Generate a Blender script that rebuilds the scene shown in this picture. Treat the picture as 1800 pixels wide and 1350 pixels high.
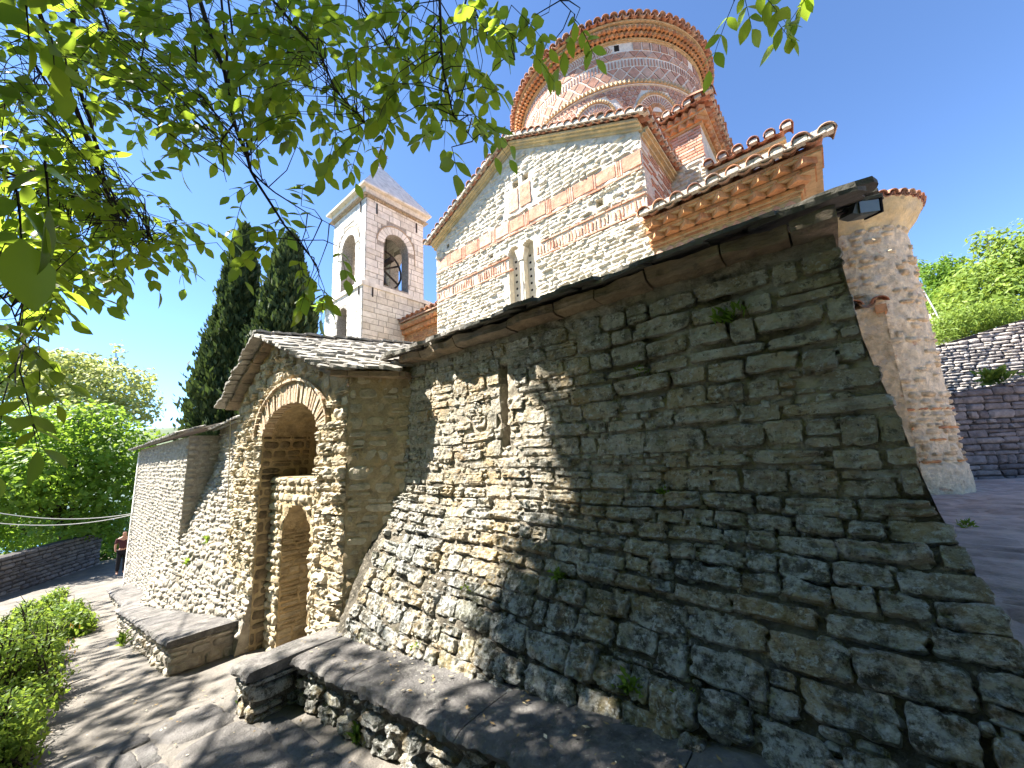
import bpy, math, random
from math import sin, cos, pi, radians, sqrt, atan2
from mathutils import Vector, Matrix, noise

sc = bpy.context.scene
for o in list(bpy.data.objects):
    bpy.data.objects.remove(o)
RN = random.Random(11)

# ------------------------------------------------------------------ camera
F = 670.0                                   # focal length in pixels of the 1800 px wide photograph
YAW, PIT, ROL = radians(40), radians(10), radians(-2.7)
cf = Vector((-sin(YAW) * cos(PIT), cos(YAW) * cos(PIT), sin(PIT)))
r0 = Vector((cos(YAW), sin(YAW), 0))
u0 = r0.cross(cf)
cr = r0 * cos(ROL) + u0 * sin(ROL)
cu = -r0 * sin(ROL) + u0 * cos(ROL)
cam = bpy.data.cameras.new('camera')
cam.sensor_fit = 'HORIZONTAL'
cam.sensor_width = 36
cam.lens = F / 1800 * 36
cam.clip_start = 0.05
cam.clip_end = 30000
camo = bpy.data.objects.new('camera', cam)
sc.collection.objects.link(camo)
m = Matrix((cr, cu, -cf)).transposed().to_4x4()
camo.matrix_world = m                       # eye at the origin, 1.68 m above the path
sc.camera = camo

# ------------------------------------------------------------------ sky, sun, exposure
SAZ, SEL = radians(55.0), radians(50.0)     # azimuth from -Y towards -X, elevation
SUN = Vector((-sin(SAZ) * cos(SEL), -cos(SAZ) * cos(SEL), sin(SEL)))
w = bpy.data.worlds.new('World')
sc.world = w
w.use_nodes = True
nt = w.node_tree
sky = nt.nodes.new('ShaderNodeTexSky')
sky.sky_type = 'NISHITA'
sky.sun_disc = False
sky.sun_elevation = SEL
sky.sun_rotation = atan2(SUN.x, SUN.y)
sky.altitude = 2500
sky.air_density = 1.0
sky.dust_density = 0.0
sky.ozone_density = 7.0
nt.links.new(sky.outputs[0], nt.nodes['Background'].inputs[0])
nt.nodes['Background'].inputs[1].default_value = 0.08
sl = bpy.data.lights.new('sun', 'SUN')
sl.energy = 5.0
sl.angle = radians(0.53)
sl.color = (1.0, 0.94, 0.84)
so = bpy.data.objects.new('sun', sl)
sc.collection.objects.link(so)
so.rotation_euler = SUN.to_track_quat('Z', 'Y').to_euler()
sc.view_settings.view_transform = 'Standard'
sc.view_settings.look = 'None'
sc.view_settings.exposure = 2.25
sc.view_settings.gamma = 1
sc.view_settings.use_curve_mapping = False
sc.cycles.use_denoising = True
sc.cycles.max_bounces = 6
sc.cycles.diffuse_bounces = 4
sc.cycles.transparent_max_bounces = 4


# ------------------------------------------------------------------ helpers
def ray(x, y):
    return cr * ((x - 900) / F) - cu * ((y - 675) / F) + cf


def PY(x, y, Y):                            # point of the pixel's ray on the plane Y
    d = ray(x, y)
    return d * (Y / d.y)


def PD(x, y, dep):                          # point at a depth in front of the camera
    return ray(x, y) * dep


def PZ(x, y, Z):
    d = ray(x, y)
    return d * (Z / d.z)


def nz(x, y, z=0.0):
    return noise.noise(Vector((x, y, z)))


class MB:
    def __init__(s):
        s.v, s.f, s.t = [], [], []

    def add(s, vs, fs, t=0.0):
        o = len(s.v)
        s.v.extend(vs)
        s.f.extend([tuple(i + o for i in f) for f in fs])
        s.t.extend([t] * len(fs))

    def join(s, b):
        o = len(s.v)
        s.v.extend(b.v)
        s.f.extend([tuple(i + o for i in f) for f in b.f])
        s.t.extend(b.t)

    def obox(s, c, ax, ay, az, t=0.0):
        c, ax, ay, az = Vector(c), Vector(ax), Vector(ay), Vector(az)
        vs = [c + ax * i + ay * j + az * k for k in (-1, 1) for j in (-1, 1) for i in (-1, 1)]
        s.add(vs, [(0, 2, 3, 1), (4, 5, 7, 6), (0, 1, 5, 4), (2, 6, 7, 3), (0, 4, 6, 2), (1, 3, 7, 5)], t)

    def box(s, lo, hi, t=0.0):
        a, b = Vector(lo), Vector(hi)
        c, h = (a + b) / 2, (b - a) / 2
        s.obox(c, (h.x, 0, 0), (0, h.y, 0), (0, 0, h.z), t)

    def prism(s, poly, d, t=0.0):           # poly: list of points, extruded by the vector d
        n = len(poly)
        a = [Vector(p) for p in poly]
        d = Vector(d)
        vs = a + [p + d for p in a]
        fs = [tuple(range(n))[::-1], tuple(range(n, 2 * n))]
        for i in range(n):
            j = (i + 1) % n
            fs.append((i, j, j + n, i + n))
        s.add(vs, fs, t)

    def tube(s, pts, rad, n=6, t=0.0, cap=True):
        pts = [Vector(p) for p in pts]
        if not hasattr(rad, '__len__'):
            rad = [rad] * len(pts)
        vs, fs = [], []
        prev = None
        for i, p in enumerate(pts):
            d = (pts[min(i + 1, len(pts) - 1)] - pts[max(i - 1, 0)])
            if d.length < 1e-9:
                d = Vector((0, 0, 1))
            d.normalize()
            a = prev if prev is not None else (Vector((0, 0, 1)) if abs(d.z) < .9 else Vector((1, 0, 0)))
            x = (a - d * a.dot(d))
            if x.length < 1e-6:
                x = d.orthogonal()
            x.normalize()
            prev = x
            y = d.cross(x)
            for k in range(n):
                an = 2 * pi * k / n
                vs.append(p + x * (cos(an) * rad[i]) + y * (sin(an) * rad[i]))
        for i in range(len(pts) - 1):
            for k in range(n):
                k2 = (k + 1) % n
                fs.append((i * n + k, i * n + k2, (i + 1) * n + k2, (i + 1) * n + k))
        if cap:
            fs.append(tuple(range(n))[::-1])
            fs.append(tuple(range((len(pts) - 1) * n, len(pts) * n)))
        s.add(vs, fs, t)

    def grid(s, fn, u0, u1, v0, v1, nu, nv, keep=None, t=0.0):
        vs = []
        for j in range(nv + 1):
            for i in range(nu + 1):
                vs.append(Vector(fn(u0 + (u1 - u0) * i / nu, v0 + (v1 - v0) * j / nv)))
        fs = []
        for j in range(nv):
            for i in range(nu):
                if keep and not keep(u0 + (u1 - u0) * (i + .5) / nu, v0 + (v1 - v0) * (j + .5) / nv):
                    continue
                a = j * (nu + 1) + i
                fs.append((a, a + 1, a + nu + 2, a + nu + 1))
        s.add(vs, fs, t)

    def mesh(s, name, mat, smooth=False):
        me = bpy.data.meshes.new(name)
        me.from_pydata([tuple(p) for p in s.v], [], s.f)
        at = me.attributes.new('tint', 'FLOAT', 'FACE')
        at.data.foreach_set('value', s.t)
        me.materials.append(mat)
        if smooth:
            me.polygons.foreach_set('use_smooth', [True] * len(me.polygons))
        me.update()
        return me

    def build(s, name, mat, parent=None, smooth=False, kind=None, label=None, cat=None, group=None):
        return link(name, s.mesh(name, mat, smooth), parent, None, kind, label, cat, group)


def link(name, me, parent=None, mtx=None, kind=None, label=None, cat=None, group=None):
    o = bpy.data.objects.new(name, me)
    sc.collection.objects.link(o)
    if parent is not None:
        o.parent = parent
        if parent.type == 'EMPTY':
            o.matrix_parent_inverse = Matrix.Translation(-Vector(parent.location))
    if mtx is not None:
        o.matrix_basis = mtx
    if kind:
        o['kind'] = kind
    if label:
        o['label'] = label
    if cat:
        o['category'] = cat
    if group:
        o['group'] = group
    return o


def thing(name, label, cat, loc=(0, 0, 0), group=None):
    o = bpy.data.objects.new(name, None)
    o.empty_display_size = .2
    o.location = loc
    sc.collection.objects.link(o)
    o['label'] = label
    o['category'] = cat
    if group:
        o['group'] = group
    return o


def emit(pieces, name, mat, parent, stuff, limit=300, smooth=True):
    """pieces: (score, MB); the largest become objects, the rest one 'stuff' part"""
    pieces.sort(key=lambda p: -p[0])
    for s, b in pieces[:limit]:
        b.build(name, mat, parent, smooth)
    rest = MB()
    for s, b in pieces[limit:]:
        rest.join(b)
    if rest.f:
        rest.build(stuff, mat, parent, smooth, 'stuff')


def frame(x, y, z, o):                      # 4x4 with the given axes and origin
    return Matrix(((x[0], y[0], z[0], o[0]), (x[1], y[1], z[1], o[1]), (x[2], y[2], z[2], o[2]), (0, 0, 0, 1)))


# ------------------------------------------------------------------ materials
def ramp(nt, stops):
    n = nt.nodes.new('ShaderNodeValToRGB')
    e = n.color_ramp.elements
    while len(e) < len(stops):
        e.new(.5)
    for i, (p, c) in enumerate(stops):
        e[i].position = p
        e[i].color = (*c, 1) if len(c) == 3 else c
    return n


def mat(name, cols, scale=6.0, var=.35, bump=.4, bdist=.02, rough=.9, patches=(), zpatch=None, stretch=(1, 1, 1), fine=40.0, spec=.2, metal=0.0):
    """cols: base colours picked per piece; patches: (colour, noise scale, threshold, softness, amount);
    zpatch: (colour A, colour B, z0, z1, amount) lichen on the lower part of a wall, with shade deepened in its colour"""
    M = bpy.data.materials.new(name)
    M.use_nodes = True
    t = M.node_tree
    N, L = t.nodes.new, t.links.new
    b = t.nodes['Principled BSDF']
    geo = N('ShaderNodeNewGeometry')
    mp = N('ShaderNodeMapping')
    mp.inputs['Scale'].default_value = stretch
    L(geo.outputs['Position'], mp.inputs['Vector'])
    at = N('ShaderNodeAttribute')
    at.attribute_name = 'tint'
    oi = N('ShaderNodeObjectInfo')
    ad = N('ShaderNodeMath')
    ad.operation = 'ADD'
    L(at.outputs['Fac'], ad.inputs[0])
    L(oi.outputs['Random'], ad.inputs[1])
    fr = N('ShaderNodeMath')
    fr.operation = 'FRACT'
    L(ad.outputs[0], fr.inputs[0])
    k = len(cols)
    rp = ramp(t, [((i + .5) / k if k > 1 else 0, c) for i, c in enumerate(cols)]) if k > 1 else ramp(t, [(0, cols[0]), (1, cols[0])])
    L(fr.outputs[0], rp.inputs[0])
    col = rp.outputs[0]
    n1 = N('ShaderNodeTexNoise')
    n1.inputs['Scale'].default_value = scale
    n1.inputs['Detail'].default_value = 9
    n1.inputs['Roughness'].default_value = .65
    L(mp.outputs[0], n1.inputs['Vector'])
    mr = N('ShaderNodeMapRange')
    mr.inputs[1].default_value = .3
    mr.inputs[2].default_value = .7
    mr.inputs[3].default_value = 1 - var
    mr.inputs[4].default_value = 1 + var
    L(n1.outputs['Fac'], mr.inputs[0])
    mx = N('ShaderNodeMix')
    mx.data_type = 'RGBA'
    mx.blend_type = 'MULTIPLY'
    mx.inputs[0].default_value = 1
    L(col, mx.inputs[6])
    L(mr.outputs[0], mx.inputs[7])
    col = mx.outputs[2]

    def layer(col, color, fac):
        q = N('ShaderNodeMix')
        q.data_type = 'RGBA'
        L(fac, q.inputs[0])
        L(col, q.inputs[6])
        if hasattr(color, 'links'):
            L(color, q.inputs[7])
        else:
            q.inputs[7].default_value = (*color, 1)
        return q.outputs[2]

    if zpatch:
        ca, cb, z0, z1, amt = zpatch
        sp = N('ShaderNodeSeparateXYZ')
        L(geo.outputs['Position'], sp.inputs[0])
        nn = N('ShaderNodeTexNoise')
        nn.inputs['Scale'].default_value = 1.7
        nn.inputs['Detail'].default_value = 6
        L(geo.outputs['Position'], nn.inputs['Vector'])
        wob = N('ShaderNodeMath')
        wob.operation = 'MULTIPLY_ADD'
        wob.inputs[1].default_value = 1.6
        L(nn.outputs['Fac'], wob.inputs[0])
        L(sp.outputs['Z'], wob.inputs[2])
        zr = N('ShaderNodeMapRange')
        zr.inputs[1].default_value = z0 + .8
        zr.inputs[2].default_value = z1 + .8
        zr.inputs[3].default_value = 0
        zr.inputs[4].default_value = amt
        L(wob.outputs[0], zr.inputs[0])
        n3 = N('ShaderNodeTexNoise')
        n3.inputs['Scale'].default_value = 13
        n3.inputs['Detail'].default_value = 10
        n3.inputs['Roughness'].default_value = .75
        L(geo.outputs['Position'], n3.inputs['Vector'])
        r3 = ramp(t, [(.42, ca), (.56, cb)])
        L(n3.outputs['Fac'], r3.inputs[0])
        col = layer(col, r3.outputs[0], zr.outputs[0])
    for i, pt_ in enumerate(patches):
        c, s, th, so_, amt = pt_[:5]
        n4 = N('ShaderNodeTexNoise')
        n4.inputs['Scale'].default_value = s
        n4.inputs['Detail'].default_value = 8
        n4.inputs['Roughness'].default_value = .7
        vm = N('ShaderNodeVectorMath')
        vm.inputs[1].default_value = (13.7 * (i + 1), 5.1 * i, 3.3)
        if len(pt_) > 5:
            m5 = N('ShaderNodeMapping')
            m5.inputs['Scale'].default_value = pt_[5]
            L(geo.outputs['Position'], m5.inputs['Vector'])
            L(m5.outputs[0], vm.inputs[0])
        else:
            L(geo.outputs['Position'], vm.inputs[0])
        L(vm.outputs[0], n4.inputs['Vector'])
        r4 = N('ShaderNodeMapRange')
        r4.inputs[1].default_value = th - so_
        r4.inputs[2].default_value = th + so_
        r4.inputs[3].default_value = 0
        r4.inputs[4].default_value = amt
        L(n4.outputs['Fac'], r4.inputs[0])
        col = layer(col, c, r4.outputs[0])
    L(col, b.inputs['Base Color'])
    b.inputs['Roughness'].default_value = rough
    b.inputs['Metallic'].default_value = metal
    b.inputs['Specular IOR Level'].default_value = spec
    if bump:
        n2 = N('ShaderNodeTexNoise')
        n2.inputs['Scale'].default_value = fine
        n2.inputs['Detail'].default_value = 7
        n2.inputs['Roughness'].default_value = .7
        L(mp.outputs[0], n2.inputs['Vector'])
        sm = N('ShaderNodeMath')
        sm.operation = 'MULTIPLY_ADD'
        sm.inputs[1].default_value = 2.2
        L(n1.outputs['Fac'], sm.inputs[0])
        L(n2.outputs['Fac'], sm.inputs[2])
        bp = N('ShaderNodeBump')
        bp.inputs['Strength'].default_value = bump
        bp.inputs['Distance'].default_value = bdist
        L(sm.outputs[0], bp.inputs['Height'])
        L(bp.outputs[0], b.inputs['Normal'])
    return M


def leafmat(name, cols, trans=.45, rough=.5, tcol=(.35, .5, .06)):
    M = bpy.data.materials.new(name)
    M.use_nodes = True
    t = M.node_tree
    N, L = t.nodes.new, t.links.new
    b = t.nodes['Principled BSDF']
    out = t.nodes['Material Output']
    at = N('ShaderNodeAttribute')
    at.attribute_name = 'tint'
    oi = N('ShaderNodeObjectInfo')
    ad = N('ShaderNodeMath')
    ad.operation = 'ADD'
    L(at.outputs['Fac'], ad.inputs[0])
    L(oi.outputs['Random'], ad.inputs[1])
    fr = N('ShaderNodeMath')
    fr.operation = 'FRACT'
    L(ad.outputs[0], fr.inputs[0])
    k = len(cols)
    rp = ramp(t, [((i + .5) / k, c) for i, c in enumerate(cols)])
    L(fr.outputs[0], rp.inputs[0])
    L(rp.outputs[0], b.inputs['Base Color'])
    b.inputs['Roughness'].default_value = rough
    b.inputs['Specular IOR Level'].default_value = .3
    tr = N('ShaderNodeBsdfTranslucent')
    mx = N('ShaderNodeMix')
    mx.data_type = 'RGBA'
    mx.inputs[0].default_value = .65
    L(rp.outputs[0], mx.inputs[6])
    mx.inputs[7].default_value = (*tcol, 1)
    L(mx.outputs[2], tr.inputs['Color'])
    ms = N('ShaderNodeMixShader')
    ms.inputs[0].default_value = trans
    L(b.outputs[0], ms.inputs[1])
    L(tr.outputs[0], ms.inputs[2])
    L(ms.outputs[0], out.inputs['Surface'])
    return M


M = {}
OC, OC2, GR, WH, DK = (.50, .41, .26), (.40, .31, .18), (.34, .32, .27), (.62, .60, .54), (.055, .055, .045)
M['wall'] = mat('rubble_limestone', [(.52, .475, .39), (.43, .39, .315), (.57, .53, .45), (.36, .335, .275), (.47, .41, .315)], 7, .45, 1.0, .03,
                zpatch=((.045, .046, .038), (.50, .505, .475), -.05, -.85, .88),  # lichen and biofilm, darkened further to deepen the shaded foot
                patches=[((.44, .32, .15), 2.2, .54, .06, .6), ((.14, .14, .055), 1.6, .60, .06, .55), ((.05, .048, .038), 5, .61, .04, .6), ((.62, .62, .58), 24, .57, .03, .75), ((.04, .04, .032), 12, .60, .03, .65), ((.45, .28, .12), 3.1, .64, .04, .5), ((.04, .04, .032), 33, .62, .03, .7)], fine=55)
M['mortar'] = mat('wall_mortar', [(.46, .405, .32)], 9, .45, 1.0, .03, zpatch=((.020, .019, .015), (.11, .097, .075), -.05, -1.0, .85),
                  patches=[((.035, .032, .025), 3.5, .58, .06, .8), ((.14, .15, .06), 4.1, .62, .05, .5), ((.5, .45, .36), 26, .60, .03, .6)], fine=55)
M['lwall'] = mat('left_rubble', [(.44, .40, .33), (.37, .33, .27), (.47, .43, .36), (.32, .29, .245)], 8, .4, .9, .025,
                 patches=[((.22, .21, .19), 3, .60, .06, .6), ((.5, .37, .2), 2, .62, .05, .5)])
M['lmortar'] = mat('left_mortar', [(.36, .32, .26)], 9, .35, .9, .02, patches=[((.16, .15, .12), 4, .58, .06, .6)])
M['porch'] = mat('porch_stone', [(.50, .43, .31), (.44, .37, .26), (.55, .49, .38), (.47, .38, .24)], 6, .4, .9, .025,
                 patches=[((.30, .28, .22), 3, .58, .06, .6), ((.07, .065, .05), 4.4, .66, .04, .75), ((.62, .6, .54), 9, .64, .04, .6)])
M['porchin'] = mat('recess_shade_stone', [(.26, .20, .13), (.20, .155, .10), (.30, .24, .16)], 6, .4, .9, .025, patches=[((.05, .042, .032), 2.5, .54, .06, .8)])  # porch stone darkened in colour for the shade inside the recess
M['porchmortar'] = mat('porch_mortar', [(.46, .36, .22)], 7, .4, 1.0, .025, patches=[((.12, .10, .07), 3.2, .62, .05, .7), ((.55, .38, .18), 2.2, .6, .06, .6)])
M['fill'] = mat('door_infill', [(.56, .46, .31), (.50, .40, .26), (.60, .51, .37), (.46, .36, .23)], 5, .45, 1.0, .03, stretch=(1, 1, 3))
M['slab'] = mat('bench_slab', [(.17, .158, .150), (.135, .128, .125), (.20, .188, .178)], 4, .5, 1.0, .03,
                patches=[((.28, .27, .245), 6, .58, .05, .5), ((.065, .065, .058), 3, .58, .05, .7), ((.34, .34, .31), 28, .62, .03, .6)])
M['eave'] = mat('eave_slab', [(.30, .22, .15), (.36, .27, .18), (.26, .21, .16)], 6, .4, .9, .02, stretch=(1, 1, 4), patches=[((.10, .10, .08), 4, .58, .05, .7)])
M['slate'] = mat('roof_slate', [(.33, .31, .28), (.27, .25, .22), (.40, .37, .33), (.23, .215, .19)], 8, .35, .7, .012,
                 patches=[((.10, .10, .09), 7, .60, .05, .7), ((.56, .55, .5), 12, .64, .04, .5)])
M['dslate'] = mat('dark_slate', [(.11, .105, .09), (.15, .14, .12), (.09, .09, .08)], 8, .35, .7, .012, patches=[((.38, .38, .34), 13, .66, .04, .5)])  # darker slate with pale speckles
M['white'] = mat('white_rubble', [(.70, .65, .54), (.66, .60, .49), (.73, .68, .58), (.62, .55, .43), (.69, .62, .50)], 7, .22, .9, .025,
                 patches=[((.45, .37, .24), 2.2, .62, .05, .5), ((.42, .38, .31), 3, .60, .05, .45, (1, 1, .15))])
M['whitemortar'] = mat('church_mortar', [(.66, .60, .49)], 9, .22, .8, .02)
M['ashlar'] = mat('white_ashlar', [(.76, .73, .66), (.70, .67, .60), (.80, .77, .70), (.66, .62, .54)], 5, .2, .5, .012,
                  patches=[((.45, .42, .36), 3, .62, .05, .6), ((.40, .37, .31), 4, .60, .05, .55, (1, 1, .12)), ((.16, .15, .13), 9, .68, .03, .6)])
M['joint'] = mat('ashlar_joint', [(.34, .31, .27)], 20, .4, .3, .01, patches=[((.06, .055, .05), 9, .62, .05, .8)])
M['plaster'] = mat('cream_plaster', [(.62, .50, .28)], 4, .32, .7, .025, patches=[((.40, .36, .27), 3, .54, .08, .7), ((.20, .18, .14), 6, .62, .05, .6), ((.48, .35, .17), 5, .6, .05, .5)])
M['greyplaster'] = mat('grey_plaster', [(.46, .44, .41)], 4, .25, .4, .01, patches=[((.50, .40, .25), 3, .6, .06, .6)])
M['pink'] = mat('pink_panel', [(.52, .27, .185), (.49, .245, .165), (.56, .33, .24), (.52, .32, .24), (.57, .40, .31)], 7, .35, .8, .015, patches=[((.50, .42, .32), 5, .6, .06, .6)])
M['drumbrick'] = mat('drum_brick', [(.40, .215, .155), (.44, .26, .19), (.35, .18, .13), (.48, .32, .245)], 9, .3, .5, .01, patches=[((.40, .33, .28), 8, .62, .05, .5)])
M['drummortar'] = mat('drum_mortar', [(.68, .61, .53)], 12, .2, .5, .01)
M['brick'] = mat('orange_brick', [(.50, .25, .11), (.44, .21, .10), (.54, .30, .15), (.40, .19, .10)], 9, .35, .6, .01, patches=[((.52, .38, .22), 7, .6, .06, .6)])
M['archbrick'] = mat('arch_brick', [(.48, .36, .25), (.52, .42, .30), (.45, .31, .21), (.54, .46, .34)], 9, .4, .9, .02, patches=[((.50, .40, .27), 6, .52, .06, .8), ((.10, .08, .06), 5, .66, .04, .6)])
M['brickmortar'] = mat('brick_mortar', [(.50, .37, .22)], 9, .3, .5, .01)
M['tile'] = mat('roof_tile', [(.42, .19, .11), (.35, .16, .10), (.48, .25, .15), (.30, .15, .11), (.45, .30, .21)], 10, .4, .4, .008,
                patches=[((.16, .12, .10), 7, .58, .06, .7), ((.55, .50, .42), 9, .66, .05, .6)])
M['tmortar'] = mat('tile_mortar', [(.52, .47, .40)], 14, .35, .8, .015)
M['apse'] = mat('apse_rubble', [(.76, .63, .43), (.70, .56, .36), (.80, .69, .50), (.64, .48, .29)], 9, .35, 1.0, .03,
                patches=[((.62, .55, .44), 9, .56, .05, .7), ((.45, .20, .11), 6, .63, .03, .6), ((.40, .36, .28), 3, .62, .05, .5), ((.22, .17, .11), 22, .64, .03, .6)])
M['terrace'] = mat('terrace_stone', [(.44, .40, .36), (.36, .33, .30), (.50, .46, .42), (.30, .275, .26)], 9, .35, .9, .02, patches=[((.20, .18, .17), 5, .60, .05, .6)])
M['retain'] = mat('shaded_wall_stone', [(.20, .185, .185), (.16, .15, .155), (.24, .225, .22), (.13, .12, .125)], 9, .35, .9, .02, patches=[((.08, .075, .075), 5, .60, .05, .6)])  # shade is in the colour: darker copy of the terrace stone
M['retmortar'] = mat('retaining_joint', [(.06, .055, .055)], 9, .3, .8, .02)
M['path'] = mat('path_earth', [(.19, .172, .150)], 2.2, .4, .9, .025, fine=22, patches=[((.125, .118, .108), 1.3, .52, .08, .7), ((.25, .23, .20), 4, .62, .06, .5), ((.12, .12, .07), 6, .70, .03, .5)])
M['flag'] = mat('flagstone', [(.145, .138, .134), (.115, .112, .112), (.17, .16, .152)], 4, .5, 1.0, .03, patches=[((.23, .22, .20), 6, .62, .05, .5), ((.13, .13, .12), 3, .60, .05, .6)])
M['pave'] = mat('courtyard_stone', [(.48, .37, .315), (.41, .315, .27), (.54, .42, .36)], 4, .35, 1.0, .02, patches=[((.27, .25, .24), 6, .64, .05, .5)])
M['soil'] = mat('soil', [(.13, .11, .07)], 3, .4, .8, .03, patches=[((.08, .12, .03), 2, .5, .08, .7)])
M['grass'] = leafmat('grass', [(.10, .17, .03), (.14, .20, .04), (.08, .14, .03)], .3)
M['hill'] = mat('hill', [(.09, .12, .07)], .004, .4, 0)
M['lake'] = mat('lake', [(.03, .08, .14)], .01, .1, 0, rough=.1, spec=.5)
M['leaf'] = leafmat('walnut_leaf', [(.060, .105, .012), (.080, .125, .015), (.045, .085, .012), (.11, .14, .018), (.07, .11, .014)], .6, .4, (.46, .64, .05))
M['leaf2'] = leafmat('broad_leaf', [(.085, .18, .02), (.13, .24, .03), (.055, .13, .016), (.17, .27, .04)], .5, .5, (.35, .52, .05))
M['acacia'] = leafmat('acacia_bloom', [(.34, .38, .09), (.46, .47, .20), (.22, .30, .05), (.52, .52, .28)], .45, .6, (.5, .55, .15))
M['cyp'] = leafmat('cypress_leaf', [(.030, .055, .018), (.05, .08, .024), (.022, .042, .015), (.075, .10, .03)], .2, .7, (.1, .15, .03))
M['shrub'] = leafmat('shrub_leaf', [(.12, .22, .03), (.16, .27, .04), (.08, .17, .025), (.20, .29, .05)], .45, .5, (.4, .52, .06))
M['rleaf'] = leafmat('garden_leaf', [(.14, .22, .03), (.18, .26, .04), (.10, .17, .03), (.20, .28, .05)], .4, .5, (.35, .45, .06))
M['flower'] = leafmat('orange_flower', [(.6, .2, .02), (.65, .28, .03)], .2)
M['bark'] = mat('bark', [(.045, .036, .03)], 12, .4, .8, .01, stretch=(1, 1, .3))
M['twig'] = mat('twig', [(.030, .024, .022)], 12, .3, .3, .004)
M['iron'] = mat('rusty_iron', [(.05, .04, .035)], 20, .4, .3, .004, rough=.7)
M['rust'] = mat('red_rust', [(.22, .09, .05)], 20, .4, .3, .004, rough=.8)
M['bronze'] = mat('bell_bronze', [(.10, .075, .045)], 10, .3, .1, .004, rough=.5, metal=.8)
M['white_slab'] = mat('window_slab', [(.62, .58, .50)], 6, .15, .4, .008, patches=[((.52, .42, .28), 3, .58, .06, .6)])
M['dark'] = mat('hole_shade', [(.02, .018, .015)], 6, .2, 0)  # near-black colour stands in for the shade inside openings
M['lampbody'] = mat('lamp_grey', [(.16, .18, .165)], 9, .15, .1, .002, rough=.45)
M['glass'] = mat('lamp_glass', [(.17, .19, .175)], 9, .1, 0, rough=.1, spec=.5)
M['cable'] = mat('cable', [(.42, .42, .42)], 9, .2, 0)
M['bin'] = mat('blue_plastic', [(.02, .07, .22)], 6, .2, .05, .004, rough=.45, spec=.4)
M['skin'] = mat('skin', [(.45, .24, .17)], 9, .1, 0, rough=.6)
M['cloth'] = mat('dark_cloth', [(.012, .012, .016)], 20, .2, .1, .002)
M['shirt'] = mat('maroon_cloth', [(.07, .025, .03)], 20, .2, .1, .002)
M['hair'] = mat('hair', [(.02, .014, .01)], 30, .2, .1, .002)


# ------------------------------------------------------------------ pieces of masonry
def stone(surf, u0, u1, v0, v1, dep, seed, nx=6, ny=4, rough=.35, p=5.0, edge=-.012, sharp=4.0, jit=.10):
    """one rubble stone that swells out of the surface surf(u, v) -> (point, normal)"""
    b = MB()
    uc, vc, hu, hv = (u0 + u1) / 2, (v0 + v1) / 2, (u1 - u0) / 2, (v1 - v0) / 2
    sx = seed * 7.31 % 97
    tilt_u, tilt_v = .5 * nz(sx, 1.7), .5 * nz(sx, 8.3)
    cj = [(1.5 * jit * nz(sx, 20.3 + 3.7 * q), 2.0 * jit * nz(sx, 50.9 + 3.7 * q)) for q in range(4)]
    vs = []
    for j in range(ny + 1):
        tb = -1 + 2 * j / ny
        bb = math.copysign(1 - (1 - abs(tb)) ** 1.35, tb)
        for i in range(nx + 1):
            ta = -1 + 2 * i / nx
            aa = math.copysign(1 - (1 - abs(ta)) ** 1.35, ta)
            e = max(abs(ta), abs(tb))
            mx_ = max(abs(aa), abs(bb))
            k = 1.0
            if mx_ > 1e-6:
                k = mx_ / (abs(aa) ** p + abs(bb) ** p) ** (1 / p)
            wa, wb = (aa + 1) / 2, (bb + 1) / 2
            ja = (1 - wa) * (1 - wb) * cj[0][0] + wa * (1 - wb) * cj[1][0] + wa * wb * cj[2][0] + (1 - wa) * wb * cj[3][0]
            jb = (1 - wa) * (1 - wb) * cj[0][1] + wa * (1 - wb) * cj[1][1] + wa * wb * cj[2][1] + (1 - wa) * wb * cj[3][1]
            jx = 1 + jit * nz(sx + aa * 2.6, bb * 2.6, 3.1)
            jy = 1 + jit * nz(sx + aa * 2.6, bb * 2.6, 9.7) * 1.5
            u, v = uc + (aa * k * jx + ja) * hu, vc + (bb * k * jy + jb) * hv
            pt, n = surf(u, v)
            if e > .999:
                h = edge
            else:
                h = dep * (.5 + .5 * (1 - e ** sharp)) * (1 + tilt_u * aa + tilt_v * bb)
                h += dep * rough * (1.3 * nz(sx + u * 9, v * 9, seed % 13) + 1.1 * (.4 - abs(nz(u * 15, v * 21, sx))) + .8 * nz(u * 31, v * 31, sx) + .8 * nz(u * 5, v * 48, sx))
            vs.append(pt + n * h)
    fs = []
    for j in range(ny):
        for i in range(nx):
            a = j * (nx + 1) + i
            fs.append((a, a + 1, a + nx + 2, a + nx + 1))
    b.add(vs, fs, (seed * .6180339) % 1)
    return b


def courses(u0, u1, v0, v1, hfun, wfun, rnd, wav=.02, gap=.012, vj=0.0):
    """irregular courses: yields (u0,u1,v0,v1) of single stones"""
    v = v0
    while v < v1 - .02:
        h = hfun(v, rnd)
        if v + h > v1 - .03:
            h = v1 - v
        u = u0 - rnd.random() * .15
        while u < u1:
            ww = wfun(v, rnd)
            if u + ww > u1 - .05:
                ww = u1 - u
            a, c = max(u, u0), min(u + ww, u1)
            if c - a > .035:
                g = gap * (.5 + rnd.random())
                if rnd.random() < .16 and h > .12:      # two thin stones instead of one
                    s = h * (.35 + .3 * rnd.random())
                    yield a + g, c - g, v + g, v + s - g * .5
                    yield a + g, c - g, v + s + g * .5, v + h - g
                else:
                    o1, o2 = vj * h * rnd.uniform(-1, 1), vj * h * rnd.uniform(-1, 1)
                    yield a + g, c - g, v + g + .02 * rnd.random() * h / .15 + o1, v + h - g + wav * .3 * (rnd.random() - .5) + o2
            u += ww
        v += h


def planeY(Y, wav=.0):
    n = Vector((0, -1, 0))

    def s(u, v):
        return Vector((u, Y, v + wav * nz(u * 1.1, v * .7, Y))), n
    return s


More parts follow.
